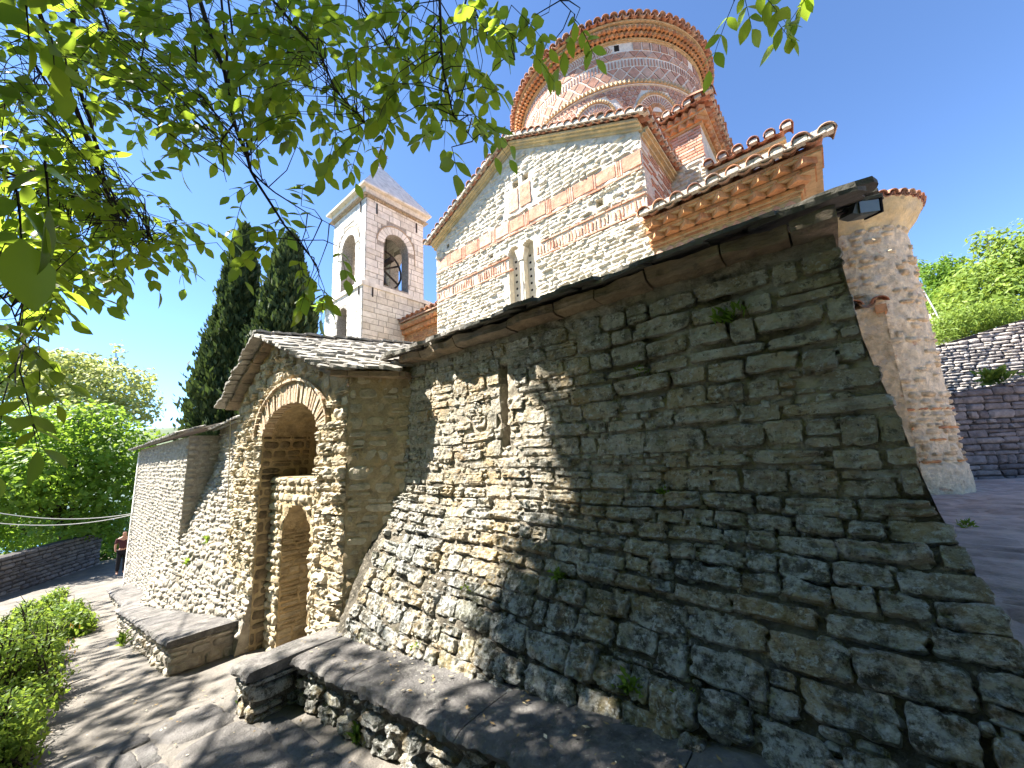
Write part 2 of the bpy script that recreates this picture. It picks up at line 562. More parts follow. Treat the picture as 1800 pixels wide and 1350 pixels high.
def planeX(X, sgn=1, wav=0.0):
    n = Vector((sgn, 0, 0))

    def s(u, v):
        return Vector((X, u, v + wav * nz(u * 1.1, v * .7, X))), n
    return s


def numeric(fn):
    def s(u, v):
        p = Vector(fn(u, v))
        a = Vector(fn(u + .01, v)) - p
        c = Vector(fn(u, v + .01)) - p
        n = a.cross(c)
        n.normalize()
        return p, n
    return s


def slate_mesh(k, sx=.30, sy=.25, th=.034, name='slate', mt='slate'):
    """an irregular split stone slate with broken edges"""
    r = random.Random(100 + k)
    n = 14
    pl = []
    for i in range(n):
        a = 2 * pi * (i + .5) / n
        c, s_ = cos(a), sin(a)
        q = 1 / (abs(c) ** 5 + abs(s_) ** 5) ** .2
        j = 1 + .10 * nz(c * 2 + k * 3.1, s_ * 2, k) + .07 * (r.random() - .5)
        pl.append(Vector((c * q * sx * .5 * j, s_ * q * sy * .5 * j, -th / 2 + .008 * (r.random() - .5))))
    b = MB()
    vs = pl + [Vector((p.x * (.95 + .05 * r.random()), p.y * (.95 + .05 * r.random()), p.z + th * (.7 + .5 * r.random()))) for p in pl] + [Vector((0, 0, th * .62))]
    fs = [tuple(range(n))[::-1]] + [(i, (i + 1) % n, (i + 1) % n + n, i + n) for i in range(n)] + [(n + i, n + (i + 1) % n, 2 * n) for i in range(n)]
    b.add(vs, fs, r.random())
    return b.mesh(name, M[mt])


def tile_mesh(k, ln=.42, rad=.085, th=.014, up=True):
    """half-barrel roof tile, axis along +Y (lower, wider end at y=0)"""
    r = random.Random(300 + k)
    b = MB()
    n = 8
    vs, fs = [], []
    for j, yy in enumerate((0, ln * .5, ln)):
        ro = rad * (1.08 - .2 * j / 2)
        for layer in (0, 1):
            rr = ro - th * layer
            for i in range(n + 1):
                a = pi * i / n
                z = sin(a) * rr
                vs.append(Vector((cos(a) * rr * (1 + .03 * (r.random() - .5)), yy + .006 * (r.random() - .5), z if up else -z)))
    m_ = n + 1
    for j in range(2):
        for i in range(n):
            a = j * 2 * m_ + i
            fs.append((a, a + 1, a + 2 * m_ + 1, a + 2 * m_))
            c = a + m_
            fs.append((c, c + 2 * m_, c + 2 * m_ + 1, c + 1))
    for j in (0, 2):
        for i in range(n):
            a = j * 2 * m_ + i
            fs.append((a, a + m_, a + m_ + 1, a + 1))
    for i in (0, n):
        for j in range(2):
            a = j * 2 * m_ + i
            fs.append((a, a + 2 * m_, a + 3 * m_, a + m_))
    b.add(vs, fs, 0)
    return b.mesh('roof_tile', M['tile'], True)


TILES = [tile_mesh(k) for k in range(4)]
PANS = [tile_mesh(10 + k, up=False) for k in range(3)]
SLATES = [slate_mesh(k) for k in range(8)]
DSLATES = [slate_mesh(20 + k, .36, .34, .03, mt='dslate') for k in range(5)]


TB = MB()


def tile_row(parent, a, b_, out, up, step=.20, sc_=1.0, rnd=RN, pans=True, mort=None):
    """roof tiles whose open ends face 'out', set along the line a-b"""
    a, b_, out, up = Vector(a), Vector(b_), Vector(out).normalized(), Vector(up).normalized()
    n = max(1, int((b_ - a).length / step))
    for i in range(n + 1):
        p = a.lerp(b_, i / n)
        y = (-out + Vector((0, 0, .22 + .08 * rnd.random()))).normalized()
        x = y.cross(up).normalized()
        z = x.cross(y)
        q = p + up * (.02 * rnd.random()) + out * (.03 * (rnd.random() - .5))
        s = sc_ * (.95 + .12 * rnd.random())
        link('roof_tile', rnd.choice(TILES), parent, frame(x * s, y * s, z * s, q))
        TB.obox(p - out * (.05 + .02 * rnd.random()) + up * .03 * sc_, (b_ - a).normalized() * .06 * sc_, out * .05, up * (.028 + .012 * rnd.random()) * sc_, rnd.random())
        if pans and i < n:
            p2 = a.lerp(b_, (i + .5) / n) + up * (.045 * sc_) - out * .03
            link('roof_tile', rnd.choice(PANS), parent, frame(x * s, y * s, z * s, p2))
    if mort is not None:
        for i in range(n):
            p2 = a.lerp(b_, (i + .5) / n) - out * .06 + up * .03 * sc_
            d = (b_ - a).normalized()
            mort.obox(p2, d * step * .5, out * .05, up * .035 * sc_, rnd.random())


# ================================================================== THE SETTING
def G(X, Y):                                # height of the path
    if X > -5.1:
        z = -1.68 + .115 * X if X < 0 else -1.68 + .28 * X
        z = min(z, -.9)
    elif X > -13:
        z = -2.58 + .13 * (X + 5.1)
    else:
        z = -2.58 + .13 * (-7.9) + .07 * (X + 13)
    if X < -26:
        z = -4.52 + .02 * (X + 26)
    if Y < 0:
        z += .03 * Y * (1 if X < -5 else .3)
    return z


def gr(X, Y):
    wob = .25 * nz(Y * 1.3, 4.2)
    xx = X
    z = G(X, Y)
    if -5.45 < X < -4.75:                   # the worn stone step
        xs = -5.1 + wob * .6
        z = -1.68 + .115 * X if X > xs else -2.58 + .13 * (X + 5.1)
    return z + .012 * nz(X * 2.1, Y * 2.1) + .006 * nz(X * 7, Y * 7)


b = MB()
b.grid(lambda u, v: (u, v, gr(u, v)), -30, 6, -6, 3.6, 520, 110)
b.build('path', M['path'], smooth=True, kind='structure')
b = MB()
b.grid(lambda u, v: (u, v, gr(max(u, -30), max(v, -6)) - .35 - .12 * max(0, -6 - v) - .10 * max(0, -30 - u) - (0 if v > -6 else .1) + .05 * nz(u * .4, v * .4) + (.45 if v > 3.4 and u < -22 else 0)), -120, 60, -90, 60, 120, 100, keep=lambda u, v: not (u > -21 and v > 2.5))
b.build('terrain', M['soil'], smooth=True, kind='structure')
b = MB()
b.grid(lambda u, v: (u, v, -.95 + .008 * nz(u * 2, v * 2) + .16 * max(0, v - 13)), -21, 40, 3.0, 60, 60, 60)
b.grid(lambda u, v: (u, v, -.95 + .008 * nz(u * 2, v * 2)), .45, 8, 2.2, 3.0, 20, 4)
b.build('courtyard', M['pave'], smooth=True, kind='structure')
court = bpy.data.objects['courtyard']
b = MB()
b.box((-9000, -9000, -122), (9000, 9000, -120))
b.build('lake', M['lake'], kind='structure')
b = MB()


def hillz(u, v):
    d = sqrt(u * u + v * v)
    return -140 + max(0, (d - 3000) / 1000) * 190 * (.6 + .8 * abs(nz(u * .0006, v * .0006))) * (1 if d < 6500 else max(0, (8500 - d) / 2000))


b.grid(lambda u, v: (u, v, hillz(u, v)), -8500, 8500, -8500, 8500, 90, 90)
b.build('hills', M['hill'], smooth=True, kind='structure')

# flagstones of the upper path and of the courtyard
pc = []
rf = random.Random(5)


def ground_surf(off):
    def s(u, v):
        return Vector((u, v, gr(u, v) + off)), Vector((0, 0, 1))
    return s


for (a, c, d, e) in courses(-4.95, .6, .0, 1.5, lambda v, r: .28 + .3 * r.random(), lambda v, r: .35 + .6 * r.random(), rf, gap=.003):
    pc.append(((c - a) * (e - d), stone(ground_surf(.0), a, c, d, e, .016 * (.4 + rf.random()), rf.random() * 500, 9, 8, .35, 6, -.01, 12, .2)))
emit(pc, 'flagstone', M['flag'], bpy.data.objects['path'], 'cobbles', 300)
pc = []
for (a, c, d, e) in courses(.5, 3.6, 2.3, 11.2, lambda v, r: .22 + .2 * r.random(), lambda v, r: .4 + .6 * r.random(), rf, gap=.012):
    pc.append(((c - a) * (e - d) / (d * d), stone(lambda u, v: (Vector((u, v, -.95)), Vector((0, 0, 1))), a, c, d, e, .014, rf.random() * 500, 5, 4, .3, 7, -.006, 12, .12)))
emit(pc, 'paving_stone', M['pave'], court, 'cobbles', 300)

# ================================================================== RIGHT BOUNDARY WALL
def bt(X):                                  # top of the near bench
    return -1.80 + .115 * (X + 4.5)


ZB = -.42


def yw(X, Z):
    y = 2.70 + .02 * (Z - ZB)
    if Z < ZB + .15:
        k = (2.70 - 2.06) / (ZB - bt(X))
        t = ZB - Z
        y = 2.70 - (k * t if t > .15 else k * (t + .15) ** 2 / .6)
    return y


def xend(Z):
    pts = [(1.4, .13), (.46, .172), (.1, .235), (-.28, .28), (-.65, .36), (-.85, .40), (-2.2, .62)]
    for (z0, x0), (z1, x1) in zip(pts, pts[1:]):
        if Z >= z1:
            return x0 + (x1 - x0) * (z0 - Z) / (z0 - z1)
    return .62


def wallf(u, v):
    return (u, yw(u, v) + .018 * nz(u * 1.7, v * 1.7, 2.2), v)


wsurf = numeric(wallf)
wall = thing('boundary_wall', 'long shaded rubble stone wall with flaring base beside the near bench', 'wall', (-1.8, 2.6, -1.9))
SLX = PY(884, 700, 2.7).x
SLZ0, SLZ1 = PY(884, 785, 2.7).z, PY(884, 640, 2.7).z
b = MB()


def core(u, v):
    p = Vector(wallf(u, v))
    p.y += .001 + (.014 if v < -.3 else .007) * min(1, max(0, (u + 2.4) / .8)) + .014 * nz(u * 3.5, v * 3.5) + .016 * nz(u * 9, v * 12) + .012 * nz(u * 23, v * 27)
    dj = max(0, 1 - ((u + .75) / .8) ** 2 - ((v - .70) / .42) ** 2)
    p.y += .07 * min(1, dj * 2) * max(0, min(1, .6 + 1.6 * nz(u * 2.3, v * 2.3, 6)))
    if abs(u - SLX) < .045 and SLZ0 < v < SLZ1:
        p.y += .3
    if u > xend(v):
        p.x = xend(v)
    return p


b.grid(core, -4.3, .62, -2.3, 1.22, 328, 232)
b.grid(lambda u, v: (xend(v) + .0, yw(.3, v) + u * (3.3 - yw(.3, v)), v), 0, 1, -2.3, 1.22, 3, 20)
b.box((-3.9, 3.2, -2.2), (.1, 3.35, 1.22))
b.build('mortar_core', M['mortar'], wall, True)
pc = []
rw = random.Random(21)
for (a, c, d, e) in courses(-4.1, .62, -2.1, 1.06, lambda v, r: (.085 + .085 * r.random()) if v > -.3 else (.085 + .095 * r.random()),
                            lambda v, r: (.14 + .32 * r.random()) if v > -.3 else (.11 + .27 * r.random()), rw, gap=.007, vj=.10):
    xe = xend((d + e) / 2) - .01
    if a > xe - .06:
        continue
    if c > xe - .08:
        c = xe + .03 * rw.random()
    mid = (d + e) / 2
    if a < SLX + .06 and c > SLX - .06 and d < SLZ1 and e > SLZ0:
        if SLX - .05 - a > .06:
            c = SLX - .05
        elif c - SLX - .05 > .06:
            a = SLX + .05
        else:
            continue
    low = mid < -.3
    dep = (.034 if low else .017) * (.35 + 1.0 * rw.random())
    if rw.random() < .025:
        continue
    sf = wsurf
    pc.append(((c - a) * (e - d), stone(lambda u, v: wsurf(min(u, xend(v) + .035), v + .03 * nz(u * 1.1, v * .7, 5.0)), a, c, d, e, dep, rw.random() * 999, 20 if low else 14, 14 if low else 9, .62 if low else .6, 7, -.015, 12, .13)))
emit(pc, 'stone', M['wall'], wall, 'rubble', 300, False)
ch = MB()                                     # small chinking stones in the joints
for (a, c, d, e) in courses(-4.1, .5, -2.0, 1.06, lambda v, r: .035 + .035 * r.random(), lambda v, r: .05 + .07 * r.random(), rw, gap=.002):
    if c > xend(d) - .02 or rw.random() < .45 or ((a + .75) / .85) ** 2 + ((d - .70) / .45) ** 2 < 1 or (abs((a + c) / 2 - SLX) < .09 and SLZ0 < d < SLZ1):
        continue
    ch.join(stone(wsurf, a, c, d, e, .016 * (.3 + rw.random()), rw.random() * 999, 4, 3, .8, 4, -.012, 5, .2))
ch.build('chinking', M['wall'], wall, False, 'stuff')
# cap stones and slates of the eave
x = -3.95
re_ = random.Random(8)
while x < .15:
    l = .3 + .45 * re_.random()
    e_ = min(x + l, .17)
    s_ = numeric(lambda u, v: (u, 2.50 + (.03 if u > 9 else 0) + .0 * v, v))
    z0 = 1.10 + .012 * re_.random() + .03 * (x + 3.9) / 4
    q = MB()
    n = 8
    vs = []
    for (yy, zz) in ((2.62, 0), (2.575, .015), (2.565, .085), (2.60, .10), (2.95, .10), (2.95, 0)):
        for i in range(n + 1):
            xx = x + .006 + (e_ - x - .012) * i / n
            vs.append(Vector((xx, yy + .05 * nz(xx * 3, yy * 9, zz * 12) + .025 * nz(xx * 11, zz * 30), z0 + zz + .02 * nz(xx * 4, yy * 5, 4.4) + .012 * nz(xx * 13, yy * 3, zz * 20))))
    fs = [(r_ * (n + 1) + i, ((r_ + 1) % 6) * (n + 1) + i, ((r_ + 1) % 6) * (n + 1) + i + 1, r_ * (n + 1) + i + 1) for r_ in range(6) for i in range(n)]
    fs += [tuple(r_ * (n + 1) for r_ in range(6)), tuple(r_ * (n + 1) + n for r_ in range(6))[::-1]]
    q.add(vs, fs, re_.random())
    q.build('eave_slab', M['eave'], wall)
    x += l
for row in range(5):
    x = -4.2 + .1 * (row % 2)
    while x < .28:
        big = x > -2.6
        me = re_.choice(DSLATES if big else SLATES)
        st = .19 if big else .17
        rz = re_.uniform(-.2, .2)
        tl = .28 + .06 * (re_.random() - .5)
        xa = Vector((cos(rz), sin(rz) * .9, sin(rz) * .3)).normalized()
        ya = Vector((-sin(rz), cos(tl), sin(tl))).normalized()
        za = xa.cross(ya).normalized()
        ya = za.cross(xa)
        o_ = (x, 2.64 + row * .17 + .12 * (re_.random() - .5), 1.245 + .03 * (x + 3.9) / 4 + row * .062 + .035 * re_.random())
        link('slate', me, wall, frame(xa, ya, za, o_))
        x += st * (.85 + .3 * re_.random())
b = MB()
b.prism([(-8.0, 3.1, 1.30), (.0, 3.1, 1.33), (.0, 6.42, 2.55), (-8.0, 6.42, 2.55)], (0, 0, .04))  # lean-to roof extended unseen to the church to block the sun
b.prism([(-.1, 3.3, -1), (-.1, 6.42, -1), (-.1, 6.42, 2.54), (-.1, 3.3, 1.36)], (.08, 0, 0))  # unseen side wall added to keep sun off the courtyard
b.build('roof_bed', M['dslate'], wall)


# ================================================================== BENCHES
def bench(label, x0, x1, yf, yb, top, gnd, slabm, stm, smat, seed, near, lenr=(.9, 1.5), t=None):
    t = t or thing('stone_bench', label, 'bench', ((x0 + x1) / 2, yf, gnd((x0 + x1) / 2)), 'stone benches along the wall foot')
    r = random.Random(seed)
    bb = MB()
    th = .085
    bb.grid(lambda u, v: (u, yf + .07, gnd(u) - .1 + (top(u) - th - gnd(u) + .1) * v), x0 + .05, x1 - .05, 0, 1, 40, 4)
    for xs in (x0 + .05, x1 - .05):
        bb.grid(lambda u, v: (xs, yf + .07 + (yb - yf - .07) * u, gnd(xs) - .1 + (top(xs) - th - gnd(xs) + .1) * v), 0, 1, 0, 1, 4, 4)
    bb.grid(lambda u, v: (u, v, top(u) - th + .01), x0 + .05, x1 - .05, yf + .07, yb, 20, 2)
    bb.build('core', smat, t)
    pcs = []
    hh = max(top(x) - gnd(x) for x in (x0, x1))
    fsurf = lambda u, v: (Vector((u, yf + .065, gnd(u) - .02 + v)), Vector((0, -1, 0)))
    kx = 9 if near else 5
    hf = (lambda v, rr: .12 + .07 * rr.random())
    wf = (lambda v, rr: .16 + .22 * rr.random())
    for (a, c, d, e) in courses(x0 + .03, x1 - .03, 0, hh - th + .02, hf, wf, r, gap=.012):
        if e > top((a + c) / 2) - th - gnd((a + c) / 2) + .05:
            e = top((a + c) / 2) - th - gnd((a + c) / 2) + .03
        if e - d < .03:
            continue
        pcs.append(((c - a) * (e - d), stone(fsurf, a, c, d, e, .035 * (.6 + .8 * r.random()), r.random() * 900, kx, 6 if near else 4, .5, 4, -.015, 5, .14)))
    for xs, sg in ((x0 + .045, -1), (x1 - .045, 1)):
        if sg < 0:
            es = lambda u, v, xs=xs: (Vector((xs, u, gnd(xs) - .02 + v)), Vector((-1, 0, 0)))
        else:
            es = lambda u, v, xs=xs: (Vector((xs, u, gnd(xs) - .02 + v)), Vector((1, 0, 0)))
        for (a, c, d, e) in courses(yf + .03, yb, 0, top(xs) - gnd(xs) - th + .02, lambda v, rr: .13 + .08 * rr.random(), lambda v, rr: .22 + .3 * rr.random(), r, gap=.012):
            pcs.append(((c - a) * (e - d), stone(es, a, c, d, e, .03, r.random() * 900, 7, 5, .45, 4, -.015, 5, .12)))
    emit(pcs, 'stone', stm, t, 'rubble', 300, False)
    x = x0
    while x < x1 - .05:
        l = lenr[0] + (lenr[1] - lenr[0]) * r.random()
        e_ = x1 if x + l > x1 - .5 else x + l
        q = MB()
        nu, nv = max(6, int((e_ - x) / .035)), 8
        prof = [(yf + .05, -th), (yf - .005, -th + .015), (yf - .02, -th * .45), (yf + .01, -.005), (yf + .05, .004), (yf + (yb - yf) * .5, .008), (yb, .0), (yb, -th)]
        vs = []
        for (yy, zz) in prof:
            for i in range(nu + 1):
                xx = x + .004 + (e_ - x - .008) * i / nu
                ed = .035 * nz(xx * 3.5, zz * 12, seed) + .028 * nz(xx * 11, zz * 30, seed) + .014 * nz(xx * 29, zz * 50, seed)
                vs.append(Vector((xx + (0 if 0 < i < nu else .012 * nz(yy * 9, zz * 9)), yy + (ed if yy < yf + .06 else 0), top(xx) + zz + .016 * nz(xx * 3, yy * 3, seed) + .008 * nz(xx * 11, yy * 11))))
        k = len(prof)
        fs = [(r_ * (nu + 1) + i, ((r_ + 1) % k) * (nu + 1) + i, ((r_ + 1) % k) * (nu + 1) + i + 1, r_ * (nu + 1) + i + 1) for r_ in range(k) for i in range(nu)]
        fs += [tuple(r_ * (nu + 1) for r_ in range(k)), tuple(r_ * (nu + 1) + nu for r_ in range(k))[::-1]]
        q.add(vs, [f[::-1] for f in fs], r.random())
        q.build('seat_slab', slabm, t)
        x = e_
    return t


nb_ = bench('long dark stone bench at the foot of the near shaded wall', -4.08, .55, 1.58, 2.16, bt, lambda x: G(x, 1.5), M['slab'], M['wall'], M['mortar'], 3, True)
bench('', -4.52, -4.085, 1.23, 2.16, lambda x: bt(x) + .012, lambda x: G(x, 1.3), M['slab'], M['wall'], M['mortar'], 13, True, (.9, 1.5), nb_)
tl = lambda x: -2.45 + .13 * (x + 7.7)
bench('sunlit stone bench left of the arched gateway', -13.6, -7.7, 1.28, 2.2, tl, lambda x: G(x, 1.3) - .02, M['slab'], M['lwall'], M['lmortar'], 4, False)
bench('short low bench at the far end by the house corner', -18.6, -14.2, 1.5, 2.2, lambda x: -3.42 + .075 * (x + 14.2), lambda x: G(x, 1.5), M['slab'], M['lwall'], M['lmortar'], 6, False)

# ================================================================== GATE PORCH
porch = thing('gateway_porch', 'arched stone gateway porch with gabled slate roof and blocked doorway', 'gateway', (-6.4, 2.3, -2.8))
YF = 2.226
AX, AW, ASP, AR = -6.43, 1.07, .45, .46      # arch centre, half width, springing, rise
XR, XL = -4.54, -9.0


def roofz(X):                               # underside of the porch gable
    return 2.06 - (X + 7.25) * .394 if X > -7.25 else 2.06 + (X + 7.25) * .49


def opening(X, Z, g=0.0):
    if abs(X - AX) > AW + g:
        return False
    if Z < ASP:
        return True
    q = (X - AX) / (AW + g)
    return Z < ASP + (AR + g) * sqrt(max(0, 1 - q * q))


b = MB()
rough = lambda u, v: .028 * nz(u * 4, v * 4) + .016 * nz(u * 13, v * 13) + .012 * nz(u * 27, v * 27)
b.grid(lambda u, v: (u, YF + .03 + rough(u, v), v), XL, XR, -3.3, 2.1, 180, 220, keep=lambda u, v: not opening(u, v, .02) and v < roofz(u))
# reveals, left and right of the opening and the intrados
b.grid(lambda u, v: (AX - AW + .012 * nz(u * 9, v * 6), YF + u, v), .02, 1.3, -3.3, ASP, 14, 50)
b.grid(lambda u, v: (AX + AW, YF + u, v), .02, 1.3, -3.3, ASP, 14, 50)
b.grid(lambda u, v: (AX + AW * cos(u), YF + v, ASP + AR * sin(u)), 0, pi, .02, 1.3, 24, 8)
# back of the dark vault
b.grid(lambda u, v: (u, YF + 1.15 + .05 * nz(u * 3, v * 6), v), AX - AW - .1, AX + AW + .1, -.6, 1.0, 20, 20)
# splayed side towards the right wall
S0, S1 = Vector((XR, YF + .03, 0)), Vector((-3.86, 2.76, 0))
sdir = (S1 - S0)
sn = Vector((sdir.y, -sdir.x, 0)).normalized()
b.grid(lambda u, v: S0 + sdir * u + Vector((0, 0, v)) + sn * (rough(u * 2, v)), 0, 1.02, -2.4, 1.13, 16, 70)
b.box((XL, 2.6, -3.0), (XL + .1, 4.5, 1.2))
b.build('mortar_core', M['porchmortar'], porch, True)
pc = []
rp_ = random.Random(44)
fs_ = planeY(YF + .03, .03)
for (a, c, d, e) in courses(XL, XR, -2.9, 1.95, lambda v, r: .11 + .1 * r.random(), lambda v, r: .16 + .26 * r.random(), rp_, gap=.005):
    mid = ((a + c) / 2, (d + e) / 2)
    if opening(a, mid[1], .05) and opening(c, mid[1], .05):
        continue
    if mid[1] < ASP:
        if opening(c, mid[1], .0) and a < AX:
            c = AX - AW - .01
        if opening(a, mid[1], .0) and c > AX:
            a = AX + AW + .01
    elif any(opening(xx, zz, .30) for xx in (a, c) for zz in (d, e)):
        continue
    if c - a < .05 or e > roofz((a + c) / 2) - .06 or e > roofz(a) - .02 or e > roofz(c) - .02:
        continue
    pc.append(((c - a) * (e - d) / (1 + abs(a + 5)), stone(fs_, a, c, d, e, .036 * (.3 + 1.1 * rp_.random()), rp_.random() * 900, 9, 7, .9, 5, -.012, 7, .18)))
slen = sdir.length


def ssurf(u, v):
    return S0 + sdir * (u / slen) + Vector((0, 0, v + .02 * nz(u * 2, v))), sn


for (a, c, d, e) in courses(.01, slen - .02, -2.3, 1.05, lambda v, r: .10 + .1 * r.random(), lambda v, r: .16 + .26 * r.random(), rp_, gap=.016):
    pc.append(((c - a) * (e - d), stone(ssurf, a, c, d, e, .011 * (.2 + .9 * rp_.random()), rp_.random() * 900, 8, 6, .5, 3.4, -.01, 5, .14)))
emit(pc, 'stone', M['porch'], porch, 'rubble', 300, False)
pc = []
js = lambda u, v: (Vector((AX - AW, YF + u, v)), Vector((1, 0, 0)))
for (a, c, d, e) in courses(.02, .8, -2.95, ASP, lambda v, r: .12 + .1 * r.random(), lambda v, r: .14 + .2 * r.random(), rp_, gap=.01):
    pc.append(((c - a) * (e - d), stone(js, a, c, d, e, .016, rp_.random() * 900, 6, 5, .5, 4, -.01, 5, .12)))
for (a, c, d, e) in courses(AX - AW, AX + AW, -.5, .95, lambda v, r: .07 + .05 * r.random(), lambda v, r: .2 + .3 * r.random(), rp_, gap=.006):
    pc.append(((c - a) * (e - d), stone(planeY(YF + 1.12), a, c, d, e, .03, rp_.random() * 900, 6, 4, .4, 4, -.01, 5, .1)))
emit(pc, 'stone', M['porchin'], porch, 'rubble', 200)  # jamb and vault back get the shade-darkened stone
# brick arch rings
pc = []
nb = 44
for i in range(nb):
    a = pi * (i + .5) / nb
    cx, cz = AX + AW * cos(a), ASP + AR * sin(a)
    tx, tz = -AW * sin(a), AR * cos(a)
    tv = Vector((tx, 0, tz))
    seg = tv.length * pi / nb / 2
    tv.normalize()
    nv = Vector((-tv.z, 0, tv.x)) * -1
    if nv.dot(Vector((cos(a), 0, sin(a)))) < 0:
        nv = -nv
    q = MB()
    ln = .135 + .012 * rp_.random()
    q.obox(Vector((cx, YF + .07 + .03 * rp_.random(), cz)) + nv * (ln - .01 - .02 * rp_.random()), nv * ln, tv * seg * (.72 + .2 * rp_.random()), (0, .075, 0), rp_.random())
    pc.append((1, q))
emit(pc, 'arch_brick', M['archbrick'], porch, 'bricks', 300, False)
# stone hood course above the bricks
pc = []
for i in range(22):
    a = pi * (i + .5) / 22
    g = .30
    cx, cz = AX + (AW + g) * cos(a), ASP + (AR + g) * sin(a)
    tv = Vector((-(AW + g) * sin(a), 0, (AR + g) * cos(a)))
    seg = tv.length * pi / 22 / 2
    tv.normalize()
    nv = Vector((tv.z, 0, -tv.x))
    if nv.z < 0:
        nv = -nv
    q = MB()
    q.obox(Vector((cx, YF + .02 + .015 * rp_.random(), cz)) + nv * .03, tv * seg * (.8 + .15 * rp_.random()), nv * (.014 + .01 * rp_.random()), (0, .06, 0), rp_.random())
    pc.append((1, q))
emit(pc, 'hood_stone', M['archbrick'], porch, 'stones', 300, False)
# wall that blocks the doorway with its arched niche
YP = YF + .22
NX, NW, NS, NR = -6.43, .54, -1.15, .50


def niche(X, Z, g=0.0):
    if abs(X - NX) > NW + g:
        return False
    return Z < NS or Z < NS + (NR + g) * sqrt(max(0, 1 - ((X - NX) / (NW + g)) ** 2))


b = MB()
PT = -.24
b.grid(lambda u, v: (u, YP + 1.4 * rough(u * 2, v * 2), v), AX - AW, AX + AW, -3.2, PT, 60, 84, keep=lambda u, v: not niche(u, v))
b.grid(lambda u, v: (u, YP + v, PT), AX - AW, AX + AW, 0, .75, 10, 3)
b.grid(lambda u, v: (NX - NW, YP + u, v), 0, .55, -3.2, NS, 5, 20)
b.grid(lambda u, v: (NX + NW, YP + u, v), 0, .55, -3.2, NS, 5, 20)
b.grid(lambda u, v: (NX + NW * cos(u), YP + v, NS + NR * sin(u)), 0, pi, 0, .55, 20, 4)
b.build('blocking_wall', M['porchmortar'], porch, True)
pc = []
for (a, c, d, e) in courses(AX - AW, AX + AW, -2.95, PT, lambda v, r: .10 + .08 * r.random(), lambda v, r: .13 + .2 * r.random(), rp_, gap=.008):
    if any(niche(xx, zz, .0) for xx in (a, c) for zz in (d, e)):
        if d > NS:
            continue
        if a < NX - NW:
            c = NX - NW - .005
        elif c > NX + NW:
            a = NX + NW + .005
        else:
            continue
    if c - a < .05:
        continue
    pc.append(((c - a) * (e - d), stone(planeY(YP), a, c, d, e, .028 * (.5 + rp_.random()), rp_.random() * 900, 7, 5, .6, 3.5, -.012, 5, .14)))
emit(pc, 'stone', M['porch'], bpy.data.objects['blocking_wall'], 'rubble', 200)
pc = []
for (a, c, d, e) in courses(NX - NW, NX + NW, -2.95, NS + NR, lambda v, r: .05 + .09 * r.random(), lambda v, r: .2 + .5 * r.random(), rp_, gap=.008):
    pc.append(((c - a) * (e - d), stone(planeY(YP + .5, .05), a, c, d, e, .045 * (.5 + .8 * rp_.random()), rp_.random() * 900, 9, 5, .6, 6, -.02, 7, .16)))
rv = lambda u, v: (Vector((NX - NW, YP + u, v + .03 * nz(u * 3, v * 2))), Vector((1, 0, 0)))
for (a, c, d, e) in courses(.01, .54, -2.95, NS + .1, lambda v, r: .045 + .075 * r.random(), lambda v, r: .14 + .3 * r.random(), rp_, gap=.005):
    pc.append(((c - a) * (e - d) * 9, stone(rv, a, c, d, e, .016 * (.4 + .9 * rp_.random()), rp_.random() * 900, 8, 5, .7, 6, -.012, 8, .14)))
emit(pc, 'infill_stone', M['fill'], porch, 'infill', 200, False)
b = MB()
b.grid(lambda u, v: (u, YP + .512, v), NX - NW, NX + NW, -3.2, NS + NR, 2, 2)
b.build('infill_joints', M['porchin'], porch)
# gable roof: bed, verge slabs, slates
b = MB()
RX, RZ0, RZ1 = -7.25, 2.12, 2.50
YV = 2.08
QUAD = {1: [Vector((RX, YV, RZ0)), Vector((-4.66, YV, 1.10)), Vector((-3.78, 2.56, 1.0)), Vector((RX, 5.2, RZ1))],
        -1: [Vector((RX, YV, RZ0)), Vector((-9.25, YV, 1.14)), Vector((-9.25, 3.6, 1.14)), Vector((RX, 5.2, RZ1))]}


def qp(Q, s_, t_):                           # s: ridge to eave, t: front to back
    return Q[0].lerp(Q[3], t_).lerp(Q[1].lerp(Q[2], t_), s_)


